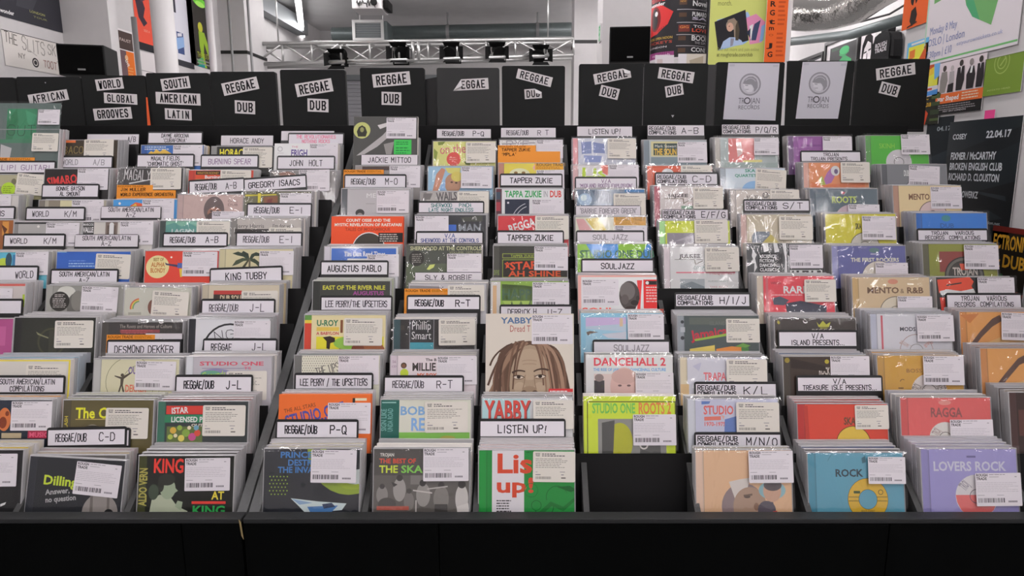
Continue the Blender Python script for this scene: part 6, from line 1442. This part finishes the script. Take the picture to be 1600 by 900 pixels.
# what is left deep inside the piles, beyond counting
mb = MB(); mats = [M['edge']]; ix = {}
for loc, rt, h in REST:
    T = Matrix.Translation(loc) @ rt.to_matrix().to_4x4()
    if h not in ix:
        ix[h] = len(mats); mats.append(ink_mat(h))
    w2 = CASE_W / 2000
    mb.box(-w2, 0, 0, w2, CASE_T / 1000, CASE_H / 1000, 0, T=T)
    mb.box(-w2 + .0022, .0012, .002, w2 - .0022, .0092, CASE_H / 1000 - .0022, ix[h], T=T)
o = mb.build('filed_discs', mats)
o['kind'] = 'stuff'
o['label'] = 'CD cases packed deep in the piles behind the ones facing out'
o['category'] = 'CD'

# ------------------------------------------------------------------ the two browser racks
LIPZ = ZC - .4917
def rack(name_label, cols, x0, x1, panels):
    base = empty('record_rack', ((x0 + x1) / 2, .9, 0))
    tag(base, name_label, 'record rack', 'CD browser racks')
    ox, oy, oz = base.location
    def B(mb, name, m):
        mb.v = [(a - ox, b - oy, c - oz) for a, b, c in mb.v]
        return mb.build(name, m, base)
    Y0, Z0 = row_yz(0); Y9, Z9 = row_yz(9)
    sl = (Z0 - Z9) / (Y0 - Y9)
    def top(Y):
        return Z9 - .080 + (Y - Y9) * sl
    prof = [(.906, LIPZ - .004), (1.655, top(1.655)), (1.655, top(1.655) - .16), (.906, LIPZ - .10)]
    side = [(.9005, LIPZ - .002), (.906, LIPZ), (1.655, top(1.655) + .004), (1.655, .02), (.9005, .02)]
    for a, b in ((x0, x0 + .015), (x1 - .014, x1)):
        B(MB().prism(side, a, b, 'x'), 'side_board', M['side'])
    for c in cols[1:]:
        x = COLX[c] - .009
        B(MB().prism(prof, x - .0042, x + .0042, 'x'), 'divider_fin', M['fin'])
    B(MB().box(x0, .885, LIPZ - .007, x1, .906, LIPZ, ch=.0015), 'front_lip', M['lip'])
    for a, b in panels:
        B(MB().box(a, .884, .02, b, .900, LIPZ - .0075, ch=.001), 'front_panel', M['board'])
    B(MB().box(x0 + .01, .93, .0, x1 - .01, 1.64, .06), 'plinth', M['board'])
    zb = PY(800, 196, 1.66).z
    B(MB().box(x0, 1.655, .02, x1, 1.672, zb, ch=.001), 'back_board', M['plate'])
    zl = PY(800, 206, 1.69).z
    B(MB().box(x0, 1.672, zl - .03, x1, 1.735, zl, ch=.001), 'header_ledge', M['plate'])
    for r in range(10):
        Y, Z = row_yz(r)
        if r < 9:
            # pocket wall, leaning like the discs, its top a little above half their height
            topz = Z - .077
            L = .096
            T = Matrix.Translation((0, Y - .0088 - .077 * math.tan(LEAN), topz)) @ Matrix.Rotation(-LEAN, 4, 'X')
            B(MB().box(x0 + .016, -.0016, -L, x1 - .015, 0, 0, T=T), 'pocket_wall', M['plate'])
        fl = MB()
        for c in cols:
            z = FLOORS.get((c, r), Z - .1235)
            xa = COLX[c] - .0045
            fl.box(xa, Y - .038, z - .005, xa + .151, Y + .026, z)
        B(fl, 'pocket_floor', M['plate'])
    if x0 < -1:
        q = PY(375.5, 812, .884)
        B(MB().prism([(q.x - .002, q.z), (q.x + .0005, q.z - .004), (q.x + .0025, q.z - .030), (q.x, q.z - .024)], .8832, .8845), 'chipped_corner', M['chip'])
    return base
rack('charcoal CD rack under the world and latin headers, seen in part', 'ABCDE', -1.236, -.408, [(-1.236, -.493), (-.4915, -.4085)])
rack('long charcoal CD rack under the TROJAN RECORDS notices', 'FGHIJKLM', -.405, .890, [(-.4045, -.131), (-.1295, .503), (.5045, .89)])

# ------------------------------------------------------------------ header boards above the racks
def header(x0, y0, x1, label, strips, y_bot=206, paper=None, m='header', Y=1.69, bits=()):
    a, b = PY(x0, y0, Y), PY(x1, y0, Y)
    zb = PY((x0 + x1) / 2, 206, 1.69).z
    w, h = b.x - a.x, a.z - zb
    k = w / (x1 - x0) * 1000
    mb = MB()
    c = .004
    w2 = w / 2
    mb.prism([(-w2, 0), (w2, 0), (w2, h - c), (w2 - c * .3, h - c * .3), (w2 - c, h), (-w2 + c, h), (-w2 + c * .3, h - c * .3), (-w2, h - c)], 0, .012)
    root = mb.build('header_board', M[m], None, ((a.x + b.x) / 2, Y, zb))
    tag(root, label, 'header board', 'genre header boards above the CD racks')
    cx = (x0 + x1) / 2
    Xf = lambda px: (px - cx) * k
    Yf = lambda py: h * 1000 - (py - y0) * k
    MB().box(-w2, -.0012, 0, w2, 0, .006, ch=.0004).build('bottom_rail', M['card'], root)
    for s in strips:
        txt, sx, sy, sw, sh, rot = s[:6]
        p = Print()
        W, H = sw * k, sh * k
        if len(s) > 6 and s[6] == 'tl':      # corner peeling off at the top
            p.poly([(-W / 2, -H / 2), (W / 2, -H / 2), (W / 2, H / 2), (-W / 2 + H * .8, H / 2)], hexlin('d4cfd0'))
        elif len(s) > 6 and s[6] == 'tr':
            p.poly([(-W / 2, -H / 2), (W / 2, -H / 2), (W / 2, H * .1), (W / 2 - H * .7, H / 2), (-W / 2, H / 2)], hexlin('d4cfd0'))
        else:
            p.rect(-W / 2, -H / 2, W / 2, H / 2, hexlin('d4cfd0'))
        n = len(txt)
        pad = W * .08
        adv = (W - 2 * pad) / n
        dk = hexlin('201e22')
        for i, ch in enumerate(txt):
            if len(s) > 6 and s[6] == 'tl' and i == 0:
                continue
            gw = adv * (.54 if ch != 'I' else .22)
            gx = -W / 2 + pad + adv * (i + .5) - gw / 2
            p.hand(ch, gx, -H * .31, gx + gw, H * .31, dk, pen=H * .11, jig=.0)
        st = link('name_strip', p.mesh('name_strip', M['matt_print'], lambda x, y, z: (x * .001, -z, y * .001)), root, (Xf(sx) * .001, -.0009, Yf(sy) * .001), (0, R(rot), 0))
        if len(s) > 6:                       # the curled corner itself
            q = MB()
            if s[6] == 'tl':
                q.add([(-W * .0005, 0, -H * .0005), (-W * .0005 + H * .0008, -.0005, H * .0005), (-W * .0005 + H * .0009, -.006, -H * .0001), (-W * .0005 + H * .0002, -.004, -H * .0004)], [(0, 3, 2, 1)])
            else:
                q.add([(W * .0005, -.0005, H * .0001), (W * .0005 - H * .0007, -.0005, H * .0005), (W * .0005 - H * .0006, -.005, 0), (W * .0005 - H * .0002, -.004, -H * .0001)], [(0, 1, 2, 3)])
            q.build('curled_corner', M['skin'], st)
    if paper:
        p = Print()
        p.poly([(Xf(a_), Yf(b_)) for a_, b_ in paper], hexlin('cfcdd6'))
        px0 = sum(q[0] for q in paper) / 4
        g, g2 = hexlin('96949c'), hexlin('aeacb4')
        lx, ly = Xf(px0 - 3), Yf(y0 + 34)
        R0 = 17 * k
        p.ell(lx, ly, R0, R0, g); p.ell(lx, ly, R0 * .86, R0 * .86, hexlin('c6c4cc'))
        # helmeted head in profile, inside the ring
        S = R0 * .86
        H_ = [(-.78, -.40), (-.80, .15), (-.60, .55), (-.20, .82), (.25, .84), (.62, .60), (.80, .20), (.82, -.30), (.60, -.66), (.40, -.78), (.42, -.40), (.22, -.12), (-.05, -.02), (-.28, -.10), (-.30, -.30), (-.52, -.34), (-.60, -.52)]
        # fan the outline in convex pieces
        p.poly([(lx + S * x, ly + S * y) for x, y in [(-.80, .10), (-.60, .55), (-.20, .82), (.25, .84), (.62, .60), (.80, .20), (.30, .06), (-.30, .0)]], g)
        p.poly([(lx + S * x, ly + S * y) for x, y in [(.10, .05), (.80, .22), (.84, -.30), (.60, -.66), (.42, -.76), (.44, -.40), (.26, -.12)]], g)
        p.poly([(lx + S * x, ly + S * y) for x, y in [(-.78, .08), (-.30, .02), (.26, -.10), (.36, -.50), (.20, -.78), (-.20, -.80), (-.42, -.62), (-.46, -.42), (-.66, -.38), (-.60, -.20)]], hexlin('d6d4dc'))
        p.poly([(lx + S * x, ly + S * y) for x, y in [(-.56, -.02), (-.20, -.06), (-.24, -.14), (-.50, -.12)]], g)
        p.poly([(lx + S * x, ly + S * y) for x, y in [(-.46, -.48), (-.14, -.46), (-.14, -.52), (-.44, -.54)]], g)
        p.arc(lx, ly, S * .62, S * .68, 30, 140, hexlin('c6c4cc'))
        d = hexlin('6c6a74')
        p.text('TR', lx - 17 * k, Yf(y0 + 63), lx - 7.5 * k, Yf(y0 + 54), d, 'n')
        p.arc(lx - 3.2 * k, Yf(y0 + 58.5), 3.6 * k, 5.2 * k, 0, 360, hexlin('4c4a52'))
        p.text('JAN', lx + 2.4 * k, Yf(y0 + 63), lx + 17 * k, Yf(y0 + 54), d, 'n')
        p.text('RECORDS', lx - 17 * k, Yf(y0 + 71.5), lx + 17 * k, Yf(y0 + 65.5), d, 'n')
        pm = link('paper_notice', p.mesh('paper_notice', M['matt_print'], lambda x, y, z: (x * .001, -.0012 - z, y * .001)), root)
        for tx, ty in ((paper[0][0] + 6, y0 + 5), (paper[1][0] - 6, y0 + 6)):
            tapes = Print()
            tapes.rect(Xf(tx - 4), Yf(ty + 1.6), Xf(tx + 4), Yf(ty - 1.6), hexlin('c2c0ca'))
            link('tape', tapes.mesh('tape', M['print'], lambda x, y, z: (x * .001, -.0016 - z, y * .001)), pm)
    for bx, by, r in bits:
        p = Print(); p.poly([(Xf(bx - r), Yf(by - r * .6)), (Xf(bx), Yf(by + r)), (Xf(bx + r), Yf(by - r * .6))], hexlin('b8b8ba'))
        link('paper_scrap', p.mesh('paper_scrap', M['matt_print'], lambda x, y, z: (x * .001, -.0006 - z, y * .001)), root)
    return root
RD = 'black header board lettered REGGAE DUB '
header(-60, 121, 22, 'blank black header board at the end of the row, beside the AFRICAN one', [])
header(25, 120, 125, 'black header board lettered AFRICAN behind the silver and green CD set', [('AFRICAN', 72, 151, 63, 16, -8)], bits=((70, 129, 1.2),))
header(127, 118, 226, 'black header board lettered WORLD GLOBAL GROOVES', [('WORLD', 170, 131, 43, 17, -5), ('GLOBAL', 185, 153, 52, 16, 3), ('GROOVES', 170, 176, 60, 18, -3)])
header(227.5, 114, 326, 'black header board lettered SOUTH AMERICAN LATIN', [('SOUTH', 273, 130, 45, 18, -6), ('AMERICAN', 275, 153, 70, 18, 2.5), ('LATIN', 273, 177, 42, 17, 3)])
header(328, 112, 430, RD + 'next to the SOUTH AMERICAN LATIN board', [('REGGAE', 374, 134, 57, 19, -11), ('DUB', 379, 166, 32, 20, 3)])
header(437, 109, 539, RD + 'behind the pink-lettered card', [('REGGAE', 489.5, 136, 58, 20, -9), ('DUB', 494, 163, 33, 20, 2.5)])
header(562, 106, 663, RD + 'behind the charcoal CD set', [('REGGAE', 611, 123.5, 59, 20, -5), ('DUB', 610, 152.5, 31, 20, 2)])
header(682, 106, 780, 'worn grey header board with only a peeling REGGAE strip', [('REGGAE', 735, 131, 56, 17, -3, 'tl')], m='grey_header')
header(784, 103, 883, RD + 'beside the worn grey board', [('REGGAE', 835, 121, 56, 15, 14), ('DUB', 833, 145, 27, 15, -4, 'tr')])
header(905, 100, 1006, RD + 'behind the LISTEN UP card', [('REGGAE', 957, 118, 58, 16, -11, 'tr'), ('DUB', 953, 143, 30, 17, 13)])
header(1007.5, 99, 1107, RD + 'with a scrap of paper near its foot', [('REGGAE', 1057, 117, 56, 17, 8), ('DUB', 1055, 140, 28, 17, -10)], bits=((1054, 179, 2.4),))
header(1120, 97, 1226.5, 'header board with a TROJAN RECORDS notice above the P/Q/R card', [], paper=[(1138, 98.5), (1218, 99), (1217, 186), (1134, 184)])
header(1230, 95, 1336, 'header board with a TROJAN RECORDS notice above the violet CD', [], paper=[(1254, 97), (1324, 96), (1316, 183), (1249, 183)])
header(1340, 92, 1454, RD + 'at the end by the posters', [('REGGAE', 1401, 111, 61, 18, -9), ('DUB', 1394, 138, 31, 18, 13)])

def slip(name, pts, Y, m, label, cat, th=.0015):
    w = [PY(a, b, Y) for a, b in pts]
    zb = min(q.z for q in w)
    xc = sum(q.x for q in w) / len(w)
    o = MB().prism([(q.x - xc, q.z - zb) for q in w], 0, th).build(name, m, None, (xc, Y, zb))
    return tag(o, label, cat)
slip('orange_card', [(228, 152), (230, 152), (236, 204), (231, 206)], 1.682, M['redorange'], 'thin red-orange card wedged beside the SOUTH AMERICAN LATIN board', 'card')
slip('white_strip', [(1226.8, 97), (1229.6, 97), (1225.5, 196), (1221, 196)], 1.684, M['skin'], 'tall white strip of board between the two TROJAN RECORDS notices', 'board')
slip('black_sleeve', [(664, 124), (684, 120), (684, 206), (664, 206)], 1.706, M['card'], 'black board half hidden behind the worn grey header', 'header board')
